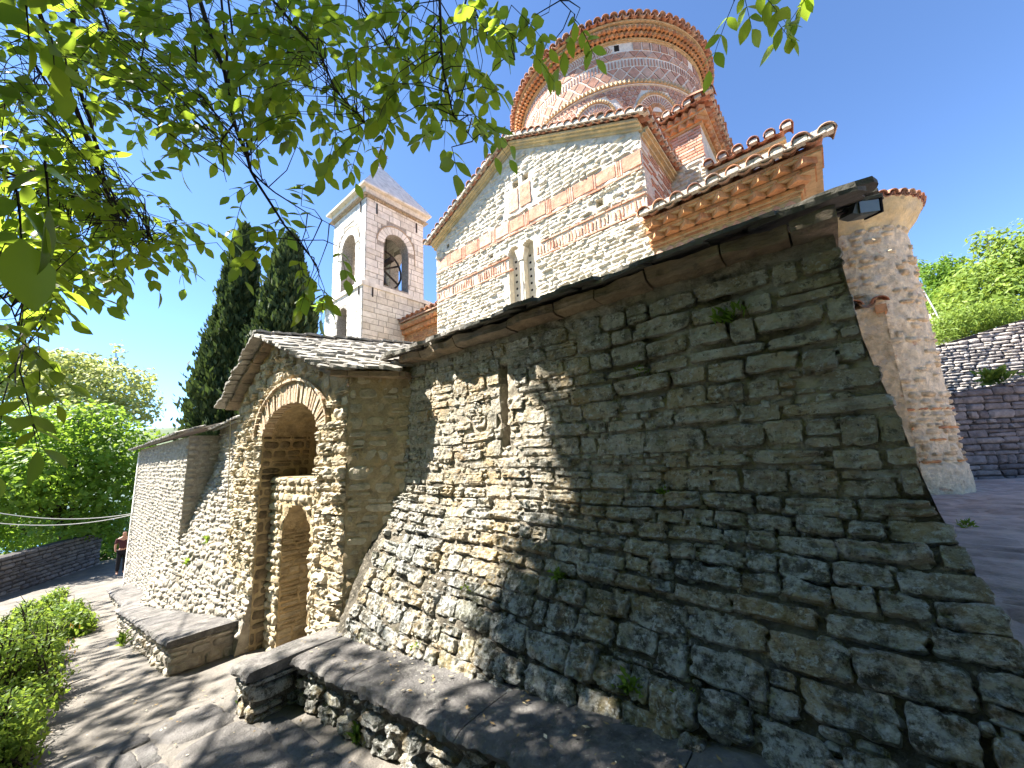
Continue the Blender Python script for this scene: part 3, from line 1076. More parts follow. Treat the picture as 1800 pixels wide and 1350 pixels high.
for sg in (1, -1):
    Q = QUAD[sg]
    b.grid(lambda u, v: qp(Q, u, v) + Vector((0, .04 * (1 - v), .015)), 0, .98, 0, 1, 12, 12)
b.build('roof_bed', M['eave'], porch)
for sg in (1, -1):
    Q = QUAD[sg]
    n = 7
    for i in range(n):                      # thick verge slabs seen from below
        p0, p1 = qp(Q, i / n, 0), qp(Q, (i + .97) / n, 0)
        d = (p1 - p0) / 2
        nn_ = Vector((d.z, 0, -d.x)).normalized()
        if nn_.z < 0:
            nn_ = -nn_
        q = MB()
        hh = .022 + .014 * rp_.random()
        q.obox((p0 + p1) / 2 + Vector((0, .12 + .03 * rp_.random(), 0)) - nn_ * (.02 + hh), d, (0, .13, 0), nn_ * hh, rp_.random())
        q.build('verge_slab', M['eave'], porch)
    up = (Q[1] - Q[0]).cross(Q[3] - Q[0]).normalized()
    if up.z < 0:
        up = -up
    rows = 15
    for j in range(rows):
        s_ = 1.0 - j / (rows - .7)
        e0, e1 = qp(Q, s_, 0), qp(Q, s_, 1)
        ln = (e1 - e0).length
        if sg < 0:
            ln = .5
        du = (qp(Q, 1, .3) - qp(Q, 0, .3)).normalized()
        al = (e1 - e0).normalized()
        x = 0
        while x < ln:
            p = e0 + al * x + up * (.03 + .025 * rp_.random()) + du * (.05 * (rp_.random() - .5))
            rz = rp_.uniform(-.3, .3)
            za = (up - du * (.02 + .12 * rp_.random()) + al * rp_.gauss(0, .04)).normalized()
            xa = al * cos(rz) + du * sin(rz)
            xa = (xa - za * xa.dot(za)).normalized()
            ya = za.cross(xa)
            k = .85 + .35 * rp_.random()
            link('slate', rp_.choice(SLATES), porch, frame(xa * k, ya * k, za * (.7 + .7 * rp_.random()), p))
            x += .17 + .1 * rp_.random()
for j in range(13):                         # ridge
    t_ = j / 12
    p = qp(QUAD[1], 0, t_) + Vector((.03 * nz(j * 1.7, 2), 0, .075 + .02 * rp_.random()))
    link('slate', rp_.choice(SLATES), porch, frame(Vector((0, 1, 0)), Vector((-1, 0, .1)), Vector((0, 0, 1)), p))
x = 0
E0, E1 = QUAD[1][1], QUAD[1][2]
el = (E1 - E0)
ed = el.normalized()
en = Vector((ed.y, -ed.x, 0))
while x < el.length - .05:                   # stones carrying the eave on the splayed side
    l = .22 + .2 * rp_.random()
    l = min(l, el.length - x)
    q = MB()
    q.obox(E0 + ed * (x + l / 2) - en * .10 + Vector((0, 0, -.045)), ed * (l / 2 - .006), en * (.10 + .02 * rp_.random()), (0, 0, .03), rp_.random())
    q.build('eave_slab', M['eave'], porch)
    x += l

# ================================================================== LEFT WALL AND HOUSE
house = thing('stone_house', 'long pale stone house with slate eave left of the gateway', 'house', (-16, 2.2, -4.2))


def yl(X, Z):
    k = .21 + .11 * max(0, min(1, (-8 - X) / 4.5))
    k *= max(0, min(1, (X + 18.5) / 5.5))
    return 2.70 - k * max(0, .15 - Z) - (.0 if X > -12.2 else 0)


lf = lambda u, v: (u, yl(u, v), v)
ls = numeric(lambda u, v: lf(u, v + .05 * nz(u * .7, v * .9, 7)))
b = MB()
b.grid(lambda u, v: (u, yl(u, v) + .01 + .03 * nz(u * 4, v * 4) + .02 * nz(u * 12, v * 12), v), -20.6, -7.52, -5.2, 1.0, 240, 120, keep=lambda u, v: u > -12.3 or yl(u, v) < 2.08)
b.grid(lambda u, v: (-7.52, yl(-7.52, v) + u * (2.5 - yl(-7.52, v)), v), 0, 1, -3.3, 1.0, 4, 60)
b.grid(lambda u, v: (u, 2.07 + .02 * nz(u * 5, v * 5), v), -20.6, -12.2, -5, .72, 120, 70)
b.grid(lambda u, v: (-12.2, 2.07 + u, v), 0, .8, -3, .75, 10, 40)
b.grid(lambda u, v: (-20.6, 2.07 + u, v), 0, 6, -5, .72, 20, 40)
b.build('wall', M['lmortar'], house, True)
hw = bpy.data.objects['wall']
pc = []
rl = random.Random(77)
for (a, c, d, e) in courses(-20.5, -7.52, -4.9, .8, lambda v, r: .07 + .08 * r.random(), lambda v, r: .10 + .16 * r.random(), rl, gap=.003, vj=.3):
    if (a + c) / 2 < -12.2 and yl((a + c) / 2, d) > 2.08:
        continue
    if d < tl((a + c) / 2) - .3 - .0 * a:
        continue
    pc.append(((c - a) * (e - d) / (a * a), stone(ls, a, c, d, e, .03 * (.2 + 1.1 * rl.random()), rl.random() * 900, 5, 4, .9, 5, -.015, 7, .2)))
hs = planeY(2.07, .03)
for (a, c, d, e) in courses(-20.6, -12.2, -4.4, .62, lambda v, r: .08 + .05 * r.random(), lambda v, r: .12 + .22 * r.random(), rl, gap=.003, vj=.3):
    if yl((a + c) / 2, e) < 2.05:
        continue
    pc.append(((c - a) * (e - d) / (a * a), stone(hs, a, c, d, e, .022 * (.3 + rl.random()), rl.random() * 900, 4, 3, .7, 5, -.012, 7, .16)))
xs_ = lambda u, v: (Vector((-12.2, u, v)), Vector((1, 0, 0)))
for (a, c, d, e) in courses(2.06, 2.8, -2.2, .7, lambda v, r: .11 + .07 * r.random(), lambda v, r: .18 + .2 * r.random(), rl, gap=.012):
    pc.append((.4 * (c - a) * (e - d) / 144, stone(xs_, a, c, d, e, .02 * (.4 + rl.random()), rl.random() * 900, 4, 3, .5, 3.5, -.012, 5, .12)))
emit(pc, 'stone', M['lwall'], hw, 'rubble', 300)
# stone courses of the gable return and the dressed corner at the far left
b = MB()
for k in range(30):
    z = -4.6 + k * .175
    b.box((-20.75, 2.03, z), (-20.55 + .1 * (k % 2), 2.3, z + .165), RN.random())
b.build('quoin_stones', M['ashlar'], house)
bb = MB()
bb.prism([(-20.9, 1.85, .70), (-12.1, 1.85, .76), (-12.1, 4.2, 1.55), (-20.9, 4.2, 1.5)], (0, 0, .05))
bb.prism([(-12.1, 2.50, .84), (-8.0, 2.50, 1.02), (-8.0, 4.2, 1.6), (-12.1, 4.2, 1.55)], (0, 0, .05))
bb.build('roof_bed', M['slate'], house)
for (xa0, xa1, yy, za0, za1) in ((-21.0, -12.0, 1.88, .76, .83), (-12.3, -8.6, 2.52, .91, 1.08)):
    for row in range(3):
        x = xa0
        while x < xa1:
            t_ = (x - xa0) / (xa1 - xa0)
            rz = rl.uniform(-.2, .2)
            X_ = Vector((cos(rz), sin(rz), 0))
            Y_ = Vector((-sin(rz), cos(rz), .32)).normalized()
            Z_ = X_.cross(Y_).normalized()
            link('slate', rl.choice(SLATES), house, frame(X_, Y_, Z_, (x, yy + row * .17, za0 + (za1 - za0) * t_ + row * .06 + .02 * rl.random())))
            x += .23 + .06 * rl.random()
# hanging cord beside the gateway
b = MB()
pts = [PY(405, 738, 2.42), PY(404, 790, 2.42), PY(402, 840, 2.42), PY(400, 900, 2.40)]
b.tube(pts, .009, 5)
b.build('hanging_cord', M['plaster'], label='thin pale cord hanging beside the gateway gable', cat='cord')

# ================================================================== BELL TOWER
tower = thing('bell_tower', 'white stone bell tower with pyramid roof, iron cross and arched openings', 'bell tower', (-12.7, 7.4, -1))
TX, TY, TW = -11.31, 6.0, 2.75
ZL, ZC = 5.80, 9.16                         # ledge, underside of the cornice
rt = random.Random(9)


def arch_in(u, v, c, hw, zs, zb, g=0.0):
    if abs(u - c) > hw + g or v < zb - g:
        return False
    return v < zs or v < zs + (hw + g) * sqrt(max(0, 1 - ((u - c) / (hw + g)) ** 2))


def block_wall(parent, surf, u0, u1, v0, v1, skip, rnd, pcs, hh=.22, dep=.012, wr=(.28, .62)):
    v = v0
    while v < v1 - .03:
        h = min(hh * (.75 + .5 * rnd.random()), v1 - v)
        if v1 - v - h < .08:
            h = v1 - v
        u = u0
        while u < u1 - .01:
            ww = wr[0] + (wr[1] - wr[0]) * rnd.random()
            if u + ww > u1 - .15:
                ww = u1 - u
            a, c, d, e = u + .007, u + ww - .007, v + .007, v + h - .007
            u += ww
            segs = [(a, c)]
            if skip:
                mid = (d + e) / 2
                n = 12
                ok = [not (skip(a + (c - a) * i / n, d) or skip(a + (c - a) * i / n, e)) for i in range(n + 1)]
                segs, st = [], None
                for i in range(n + 1):
                    if ok[i] and st is None:
                        st = i
                    if (not ok[i] or i == n) and st is not None:
                        en = i if ok[i] else i - 1
                        if en - st >= 2:
                            segs.append((a + (c - a) * st / n, a + (c - a) * en / n))
                        st = None
            for (a_, c_) in segs:
                q = MB()
                nu = 2
                dp = dep * (.5 + rnd.random())
                vs = []
                P0, nn = surf(a_, d)
                for (uu, vv, hh_) in ((a_, d, -.02), (c_, d, -.02), (c_, e, -.02), (a_, e, -.02),
                                      (a_ + .006, d + .006, dp), (c_ - .006, d + .006, dp), (c_ - .006, e - .006, dp), (a_ + .006, e - .006, dp)):
                    P_, nn = surf(uu, vv)
                    vs.append(P_ + nn * (hh_ + (.006 * (rnd.random() - .5) if hh_ > 0 else 0)))
                q.add(vs, [(4, 5, 6, 7), (0, 1, 5, 4), (1, 2, 6, 5), (2, 3, 7, 6), (3, 0, 4, 7)], rnd.random())
                pcs.append(((c_ - a_) * (e - d), q))
        v += h


I = .16                                     # upper stage steps in by this much
tc = (TX - TW / 2, TY + TW / 2)
b = MB()
hx, hy = TX - TW / 2, TY + TW / 2
AWd, AZ0, AZS = .50, 6.0, 7.62              # bell openings
low_arch = lambda u, v: arch_in(u, v, hx, .35, 4.9, 3.6)
# lower stage
b.grid(lambda u, v: (u, TY, v), TX - TW, TX, -1, ZL, 55, 136, keep=lambda u, v: not low_arch(u, v))
b.grid(lambda u, v: (TX, u, v), TY, TY + TW, -1, ZL, 4, 4)
b.grid(lambda u, v: (TX - TW, u, v), TY, TY + TW, -1, ZL, 4, 4)
b.grid(lambda u, v: (u, TY + TW, v), TX - TW, TX, -1, ZL, 4, 4)
b.grid(lambda u, v: (hx - .35 + .7 * (u > 0), TY + v, abs(u)), -4.9, -3.6, 0, .5, 4, 2)
b.grid(lambda u, v: (hx + .35, TY + v, u), 3.6, 4.9, 0, .5, 4, 2)
b.grid(lambda u, v: (hx + .35 * cos(u), TY + v, 4.9 + .35 * sin(u)), 0, pi, 0, .5, 12, 2)
b.grid(lambda u, v: (u, TY + .5, v), hx - .4, hx + .4, 3.6, 5.3, 2, 2)
# upper stage with four arched openings
for side in range(4):
    def sf(u, v, side=side, ins=0.0):
        q = TW / 2 - I - ins
        if side == 0:
            return Vector((hx + u, hy - q, v))
        if side == 1:
            return Vector((hx + q, hy + u, v))
        if side == 2:
            return Vector((hx + u, hy + q, v))
        return Vector((hx - q, hy + u, v))
    q = TW / 2 - I
    kp = lambda u, v: not arch_in(u, v, 0, AWd, AZS, AZ0)
    b.grid(lambda u, v: sf(u, v), -q, q, ZL, ZC, 48, 66, keep=kp)
    b.grid(lambda u, v: sf(u, v, ins=.42), -q + .42, q - .42, ZL, ZC, 40, 66, keep=kp)
    for s_ in (-1, 1):
        b.grid(lambda u, v: sf(s_ * AWd, v, ins=u), 0, .42, AZ0, AZS, 2, 10)
    b.grid(lambda u, v: sf(AWd * cos(u), AZS + AWd * sin(u), ins=v), 0, pi, 0, .42, 16, 2)
    b.grid(lambda u, v: sf(u, AZ0, ins=v), -AWd, AWd, 0, .42, 4, 2)
b.grid(lambda u, v: (u, v, ZL + .02), TX - TW, TX, TY, TY + TW, 2, 2)
b.grid(lambda u, v: (u, v, ZC), TX - TW, TX, TY, TY + TW, 2, 2)
b.build('masonry_core', M['joint'], tower)
pcs = []
s0 = lambda u, v: (Vector((u, TY, v)), Vector((0, -1, 0)))
s1 = lambda u, v: (Vector((TX, u, v)), Vector((1, 0, 0)))
block_wall(tower, s0, TX - TW, TX, 2.4, ZL - .1, lambda u, v: arch_in(u, v, hx, .35, 4.9, 3.6, .02), rt, pcs)
block_wall(tower, s1, TY, TY + TW, 2.4, ZL - .1, None, rt, pcs)
q = TW / 2 - I
u0f = lambda u, v: (Vector((hx + u, hy - q, v)), Vector((0, -1, 0)))
u1f = lambda u, v: (Vector((hx + q, hy + u, v)), Vector((1, 0, 0)))
sk = lambda u, v: arch_in(u, v, 0, AWd, AZS, AZ0, .30 if v > AZS - .05 else .01)
block_wall(tower, u0f, -q, q, ZL + .1, ZC - .05, sk, rt, pcs)
block_wall(tower, u1f, -q, q, ZL + .1, ZC - .05, sk, rt, pcs)
for side in (0, 1):                          # inner faces seen through the openings
    gi = (lambda u, v: (Vector((hx + u, hy + q - .42, v)), Vector((0, -1, 0)))) if side == 0 else (lambda u, v: (Vector((hx - q + .42, hy + u, v)), Vector((1, 0, 0))))
    block_wall(tower, gi, -q + .45, q - .45, ZL + .1, ZC - .05, lambda u, v: arch_in(u, v, 0, AWd, AZS, AZ0, .01), rt, pcs, .18)
emit(pcs, 'stone_block', M['ashlar'], tower, 'blocks', 300, False)
# voussoirs and brick hood of the arches
for side, fn in ((0, u0f), (1, u1f)):
    nb = 13
    for i in range(nb):
        a0, a1 = pi * (i + .06) / nb, pi * (i + .94) / nb
        P_ = lambda r, a, h: fn(r * cos(a), AZS + r * sin(a))[0] + fn(0, 0)[1] * h
        q_ = MB()
        poly = [P_(AWd, a0, -.02), P_(AWd + .27, a0, -.02), P_(AWd + .27, a1, -.02), P_(AWd, a1, -.02)]
        q_.prism(poly, fn(0, 0)[1] * .034, rt.random())
        q_.build('voussoir', M['ashlar'], tower)
    q_ = MB()
    pts = [fn((AWd + .30) * cos(pi * i / 20), AZS + (AWd + .30) * sin(pi * i / 20))[0] + fn(0, 0)[1] * .01 for i in range(21)]
    pts = [fn(AWd + .30, AZS - .45)[0] + fn(0, 0)[1] * .01] + pts
    q_.tube(pts, .022, 5)
    q_.build('brick_hood', M['archbrick'], tower)
# ledge, cornice and roof
b = MB()
b.box((TX - TW - .06, TY - .06, ZL - .12), (TX + .06, TY + TW + .06, ZL + .03))
b.build('ledge', M['ashlar'], tower)
for i in range(2):                           # toothed brick course
    b = MB()
    n = 26
    for k in range(n):
        s = -q - .02 + (2 * q + .04) * (k + .5) / n
        c = Vector((hx + s, hy - q - .02, ZC - .02)) if i == 0 else Vector((hx + q + .02, hy + s, ZC - .02))
        b.obox(c, (.035, .035, 0), (-.035, .035, 0), (0, 0, .03), rt.random())
    b.build('brick_dentils', M['archbrick'], tower, kind='stuff')
for zz, o_, hh in ((ZC + .01, .03, .05), (ZC + .07, .09, .20), (ZC + .275, .20, .07)):
    b = MB()
    b.box((hx - q - o_, hy - q - o_, zz), (hx + q + o_, hy + q + o_, zz + hh), rt.random())
    b.build('cornice_course', M['ashlar'], tower)
b = MB()
o_ = .24
rz0 = ZC + .345
cs = [Vector((hx + i * (q + o_), hy + j * (q + o_), rz0)) for i, j in ((-1, -1), (1, -1), (1, 1), (-1, 1))]
n = 10
for k in range(4):
    p0, p1 = cs[k], cs[(k + 1) % 4]
    ap = Vector((hx, hy, 11.75))
    b.grid(lambda u, v: p0.lerp(p1, u).lerp(ap, v) + Vector((0, 0, .03 * nz(u * 9, v * 9, k))), 0, 1, 0, .985, 12, 14)
    b.grid(lambda u, v: p0.lerp(p1, u) - Vector((0, 0, .06 * v)), 0, 1, 0, 1, 2, 1)
b.grid(lambda u, v: (u, v, rz0 - .06), hx - q - o_, hx + q + o_, hy - q - o_, hy + q + o_, 2, 2)
b.build('pyramid_roof', M['ashlar'], tower, True)
# cross
b = MB()
zc = 11.7
b.tube([(hx - .05, hy, zc), (hx - .05, hy, zc + .9)], .014, 5)
b.tube([(hx + .05, hy, zc), (hx + .05, hy, zc + .9)], .014, 5)
for z_, l_ in ((zc + .62, .36), (zc + .70, .36)):
    b.tube([(hx, hy - l_, z_), (hx, hy + l_, z_)], .014, 5)
    b.tube([(hx - l_, hy, z_), (hx + l_, hy, z_)], .014, 5)
b.tube([(hx, hy, zc + .9), (hx, hy, zc + 1.05)], .014, 5)
b.build('iron_cross', M['rust'], tower)
# iron ties
b = MB()
for (x_, y_, z_) in ((TX + .02, TY + .35, ZL - .25), (TX + .02, TY + 2.5, ZL - .2), (TX - I + .02, TY + .55, ZC - .35), (TX - I + .02, TY + 2.25, ZC - .35)):
    b.box((x_, y_ - .02, z_ - .2), (x_ + .03, y_ + .02, z_ + .2))
for (x_, z_) in ((TX - .2, ZL - .22), (TX - I - .35, ZC - .3)):
    yq = TY if z_ < ZL else TY + I
    b.box((x_ - .02, yq - .05, z_ - .2), (x_ + .02, yq - .02, z_ + .2))
b.build('iron_ties', M['iron'], tower)
# bell with its wheel
bell = thing('church_bell', 'dark bell with large iron wheel inside the tower opening', 'bell', (hx, hy, 6.5))
b = MB()
prof = [(.0, 7.25), (.12, 7.24), (.2, 7.15), (.22, 6.95), (.26, 6.75), (.36, 6.55), (.4, 6.5), (.36, 6.5), (.2, 6.7), (0, 7.1)]
vs, fs = [], []
for (r_, z_) in prof:
    for k in range(20):
        vs.append(Vector((hx + r_ * cos(k * pi / 10), hy + r_ * sin(k * pi / 10), z_)))
for i in range(len(prof) - 1):
    for k in range(20):
        fs.append((i * 20 + k, i * 20 + (k + 1) % 20, (i + 1) * 20 + (k + 1) % 20, (i + 1) * 20 + k))
b.add(vs, fs)
b.build('bell_body', M['bronze'], bell, True)
b = MB()
wc = Vector((hx + .55, hy - .15, 6.95))
wr_ = .78
b.tube([wc + Vector((0, cos(a * pi / 16) * wr_, sin(a * pi / 16) * wr_)) for a in range(33)], .035, 6, cap=False)
b.build('wheel_rim', M['iron'], bell)
for k in range(3):
    a = k * pi / 3 + .5
    b = MB()
    d = Vector((0, cos(a) * wr_, sin(a) * wr_))
    b.obox(wc, d, (.015, 0, 0), Vector((0, -sin(a), cos(a))) * .035)
    b.build('spoke', M['iron'], bell)
b = MB()
b.box((hx - .95, hy - .08, 7.22), (hx + .95, hy + .08, 7.36))
b.box((hx - .95, hy - .5, 6.05), (hx + .95, hy - .42, 6.2))
b.build('beam', M['iron'], bell)

# ================================================================== CHURCH
church = thing('church', 'old brick and white stone church with round drum and clay tile roofs', 'church', (-4.6, 9, -.95))
GX0, GX1, GY, GE, GP = -8.06, -2.04, 6.5, 5.88, 7.30
GC = (GX0 + GX1) / 2
rake = lambda x: GP - abs(x - GC) * (GP - GE) / (GX1 - GC)
WX, WH_ = -5.0, .385                          # window
W0, W1 = 3.0, 4.86
lightc = (-5.215, -4.785)


def win_in(u, v, g=0.0):
    return any(arch_in(u, v, c, .155, 4.62, 2.9, g) for c in lightc)


holes = [(-5.06, 6.33, .09), (-4.74, 6.36, .09), (-5.92, 4.78, .05), (-2.95, 4.80, .08), (-7.55, 5.75, .06)]
hole_in = lambda u, v, g=0.0: any(abs(u - hx_) < s_ + g and abs(v - hz_) < s_ + g for hx_, hz_, s_ in holes)
b = MB()
b.grid(lambda u, v: (u, GY + .02 * nz(u * 5, v * 5), v), GX0, GX1, -1, 7.3, 200, 276, keep=lambda u, v: v < rake(u) and not win_in(u, v) and not hole_in(u, v))
b.grid(lambda u, v: (GX1, GY + u, v), 0, 4, -1, GE, 8, 10)
b.grid(lambda u, v: (GX0, GY + u, v), 0, 6, -1, GE, 8, 10)
for hx_, hz_, s_ in holes:
    b.grid(lambda u, v: (hx_ + s_ * u, GY + .3, hz_ + s_ * v), -1.1, 1.1, -1.1, 1.1, 1, 1)
    for sg in (-1, 1):
        b.grid(lambda u, v: (hx_ + sg * s_, GY + .3 * u, hz_ + s_ * v), 0, 1, -1, 1, 1, 1)
        b.grid(lambda u, v: (hx_ + s_ * v, GY + .3 * u, hz_ + sg * s_), 0, 1, -1, 1, 1, 1)
for c in lightc:
    b.grid(lambda u, v: (c - .155, GY + v, u), 2.9, 4.62, 0, .3, 3, 2)
    b.grid(lambda u, v: (c + .155, GY + v, u), 2.9, 4.62, 0, .3, 3, 2)
    b.grid(lambda u, v: (c + .155 * cos(u), GY + v, 4.62 + .155 * sin(u)), 0, pi, 0, .3, 10, 2)
gw = b.build('gable_wall', M['whitemortar'], church, True)
# window
win = thing('x', 'x', 'x')
bpy.data.objects.remove(win)
for c in lightc:
    b = MB()
    holes2 = [(dx, z_) for z_ in [3.1 + .17 * i for i in range(9)] for dx in (-.07, .07)]
    b.grid(lambda u, v: (u, GY + .16, v), c - .16, c + .16, 2.9, 4.8, 32, 190, keep=lambda u, v: not any((u - c - dx) ** 2 + (v - z_) ** 2 < .0011 for dx, z_ in holes2))
    o1 = b.build('window_slab', M['white_slab'], church)
    b = MB()
    b.grid(lambda u, v: (u, GY + .22, v), c - .16, c + .16, 2.9, 4.8, 1, 1)
    b.build('interior_shade_sheet', M['dark'], o1)  # dark sheet stands in for the unlit space behind the slab
b = MB()
b.tube([(WX, GY + .04, z_) for z_ in (2.9, 3.4, 4.0, 4.36)], [.06, .062, .06, .055], 10)
b.build('mullion', M['white_slab'], church, True)
b = MB()
b.add([Vector(p) for p in [(WX - .065, GY - .03, 4.34), (WX + .065, GY - .03, 4.34), (WX + .065, GY + .12, 4.34), (WX - .065, GY + .12, 4.34),
                           (WX - .15, GY - .045, 4.62), (WX + .15, GY - .045, 4.62), (WX + .15, GY + .14, 4.62), (WX - .15, GY + .14, 4.62)]],
      [(0, 3, 2, 1), (4, 5, 6, 7), (0, 1, 5, 4), (1, 2, 6, 5), (2, 3, 7, 6), (3, 0, 4, 7)])
b.build('capital', M['white_slab'], church)
# bands: upper row of square panels, lower row of upright bricks
rc = random.Random(31)
x = GX0 + .06
pan = []
while x < GX1 - .1:
    wp = .40 + .06 * rc.random()
    q_ = MB()
    q_.box((x, GY - .012 - .012 * rc.random(), 5.15 + .02 * rc.random()), (min(x + wp, GX1 - .01), GY + .05, 5.44 + .03 * rc.random()), rc.random())
    pan.append((wp, q_))
    x += wp
    for k in range(3 if rc.random() < .6 else 1):
        if x < GX1 - .1:
            q_ = MB()
            q_.box((x + .02, GY - .015, 5.13), (x + .05, GY + .05, 5.47), rc.random())
            pan.append((.01, q_))
            x += .045
    x += .025
for a, c in ((-5.29, -4.99), (-4.93, -4.62)):
    q_ = MB()
    q_.box((a, GY - .02, 5.66), (c, GY + .05, 6.20), rc.random())
    pan.append((.6, q_))
emit(pan, 'brick_panel', M['pink'], gw, 'band_bricks', 300, False)
b = MB()
x = GX0
while x < GX1 - .03:
    if not (WX - .45 < x < WX + .42):
        b.box((x, GY - .008 - .014 * rc.random(), 4.27 + .03 * rc.random()), (min(x + .032 + .012 * rc.random(), GX1), GY + .05, 4.44 + .05 * rc.random()), rc.random())
    x += .07 + .02 * rc.random()
for zz in (5.06, 4.20, 4.53):
    x = GX0
    while x < GX1:
        l = .2 + .12 * rc.random()
        if zz > 5 or not (WX - .5 < x < WX + .4):
            b.box((x, GY - .03, zz), (min(x + l, GX1), GY + .05, zz + .035), rc.random())
        x += l + .02
b.build('brick_course', M['pink'], gw, kind='stuff')
pc = []
gs = planeY(GY, .0)
for (z0, z1) in ((2.4, 4.19), (4.57, 5.05), (5.49, 7.28)):
    for (a, c, d, e) in courses(GX0, GX1, z0, z1, lambda v, r: .065 + .05 * r.random(), lambda v, r: .12 + .24 * r.random(), rc, gap=.002, wav=.0):
        mx_ = (a + c) / 2
        if e > rake(a) - .02 or e > rake(c) - .02:
            continue
        if win_in(a, e, .03) or win_in(c, e, .03) or win_in(mx_, e, .03) or win_in(a, d, .03) or win_in(c, d, .03) or win_in(mx_, d, .03):
            continue
        if WX - .39 < mx_ < WX + .39 and d < 4.75:
            continue
        if any(a < hx_ + s_ and c > hx_ - s_ and d < hz_ + s_ and e > hz_ - s_ for hx_, hz_, s_ in holes):
            continue
        if a < -4.6 and c > -5.31 and 5.6 < e and d < 6.22:
            continue
        if e < PY(900, 560, 6.5).z + (mx_ + 5) * .1 - .6:
            continue
        pc.append(((c - a) * (e - d), stone(gs, a, c, d, e, .026 * (.25 + 1.1 * rc.random()), rc.random() * 999, 6, 4, .8, 5, -.008, 7, .18)))
emit(pc, 'stone', M['white'], gw, 'rubble', 300)
b = MB()                                      # dressed corner of the gable
for k in range(20):
    z = 2.6 + k * .16
    if not (4.2 < z + .1 < 4.6 or 5.0 < z + .1 < 5.5):
        b.box((GX1 - .05, GY - .01, z), (GX1 + .02, GY + .35 + .1 * (k % 2), z + .15), rc.random())
b.build('corner_stones', M['white'], gw)
b = MB()                                      # broken brick courses on the return wall
x = 0
for k in range(26):
    z = 4.2 + k * .065
    y = GY + .05
    while y < GY + 3.0:
        l = .2 + .25 * rc.random()
        if rc.random() < .55:
            b.box((GX1 - .02, y, z), (GX1 + .012 + .012 * rc.random(), y + l, z + .03), rc.random())
        y += l + .04
b.build('return_bricks', M['pink'], gw, kind='stuff')
# cornice moulding, roof planes and verge tiles of the gable
roof = MB()
for sg, ex in ((-1, GX0 - .12), (1, GX1 + .12)):
    ez = GE - .05
    roof.prism([(GC, GY + .02, GP + .17), (ex, GY + .02, ez + .14), (ex, 10, ez + .14), (GC, 10, GP + .17)][::sg], (0, 0, .05))
groof = roof.build('gable_roof', M['tile'], church)
for sg, ex in ((-1, GX0 - .06), (1, GX1 + .06)):
    b = MB()
    p0, p1 = Vector((GC, 0, GP)), Vector((ex, 0, GE - .03))
    for off, z0, z1 in ((.05, -.03, .03), (.12, .03, .07), (.18, .07, .115)):
        b.prism([p0 + Vector((0, GY - off, z0)), p1 + Vector((0, GY - off, z0)), p1 + Vector((0, GY - off, z1)), p0 + Vector((0, GY - off, z1))], (0, .3, 0))
    b.build('cornice', M['plaster'], church)
mo = MB()
for sg, ex in ((-1, GX0 - .14), (1, GX1 + .14)):
    u_ = Vector((sg * (GP - GE) / (GX1 - GC), 0, 1))
    tile_row(groof, (GC, GY - .30, GP + .16), (ex, GY - .30, GE + .10), (0, -1, 0), u_, .20, 1.05, rc, True, mo)
# right eave of the gable along the return wall
tile_row(groof, (GX1 + .28, GY - .15, GE + .08), (GX1 + .28, GY + 3.2, GE + .08), (1, 0, 0), (0, 0, 1), .19, 1.0, rc)
b = MB()
for off, z0, z1 in ((.05, -.06, .0), (.12, .0, .05), (.17, .05, .09)):
    b.box((GX1 - .1, GY + .02, GE - .1 + z0), (GX1 + off, GY + 3.2, GE - .1 + z1))
b.build('cornice', M['plaster'], church)


# ---- drum
DC, DR = Vector((-4.67, 11.5, 0)), 3.0


def dsurf(r=0.0, rev=False):
    def s(u, v):                              # u: degrees from -Y towards +X
        a = radians(u)
        n = Vector((sin(a), -cos(a), 0))
        return DC + n * (DR + r) + Vector((0, 0, v)), n
    return s


ds = dsurf()
b = MB()
b.grid(lambda u, v: ds(u, v)[0] + ds(u, v)[1] * .008 * nz(u * .3, v * 6), -180, 180, 7.0, 11.2, 180, 6)
drum = b.build('drum', M['drummortar'], church, True)
rd = random.Random(12)
THA, THB = -112, 112
big, small = [], []


def dpoly(pts, dep=.02, lst=None, w=1.0):
    n = len(pts)
    q_ = MB()
    vs = []
    for h in (-.02, dep):
        for (u, v) in pts:
            p, nn = ds(u, v)
            vs.append(p + nn * h)
    fs = [tuple(range(n, 2 * n))] + [(i, (i + 1) % n, (i + 1) % n + n, i + n) for i in range(n)]
    q_.add(vs, fs, rd.random())
    lst.append((w, q_))


KD = 180 / pi / DR                            # degrees per metre
def arcs_in(u, v, g=0.0):
    for c in (-75, -42, -12, 16.0, 48.5, 81):
        if ((u - c) / KD) ** 2 + (v - 8.80) ** 2 < (.60 + g) ** 2 or (abs(u - c) / KD < .6 + g and v < 8.8):
            return True
    return False


def arc_near(pts, g=.03):
    return any(arcs_in(u, v, g) for u, v in pts)


u = THA                                       # panels / herringbone under the cornice
st = 5.2
while u < THB:
    if u < 28:
        for k in range(2):
            for r_ in range(2):
                a = u + k * st / 2
                z0 = 10.77 + r_ * .125
                sl = 1.1 if r_ == 0 else -1.1
                for m_ in range(1):
                    dpoly([(a, z0), (a + .55, z0), (a + .55 + sl, z0 + .105), (a + sl, z0 + .105)] if True else [], .015, small)
                    dpoly([(a + 1.25, z0), (a + 1.8, z0), (a + 1.8 + sl, z0 + .105), (a + 1.25 + sl, z0 + .105)], .015, small)
    elif not (abs(u - 31) < 3 or abs(u - 74) < 3):
        dpoly([(u + .7, 10.77), (u + 4.2, 10.77), (u + 4.2, 11.0), (u + .7, 11.0)], .02, big, 2)
        dpoly([(u + 4.6, 10.77), (u + 5.0, 10.77), (u + 5.0, 11.0), (u + 4.6, 11.0)], .02, small)
    u += st
st = 6.6                                      # triangles
u = THA
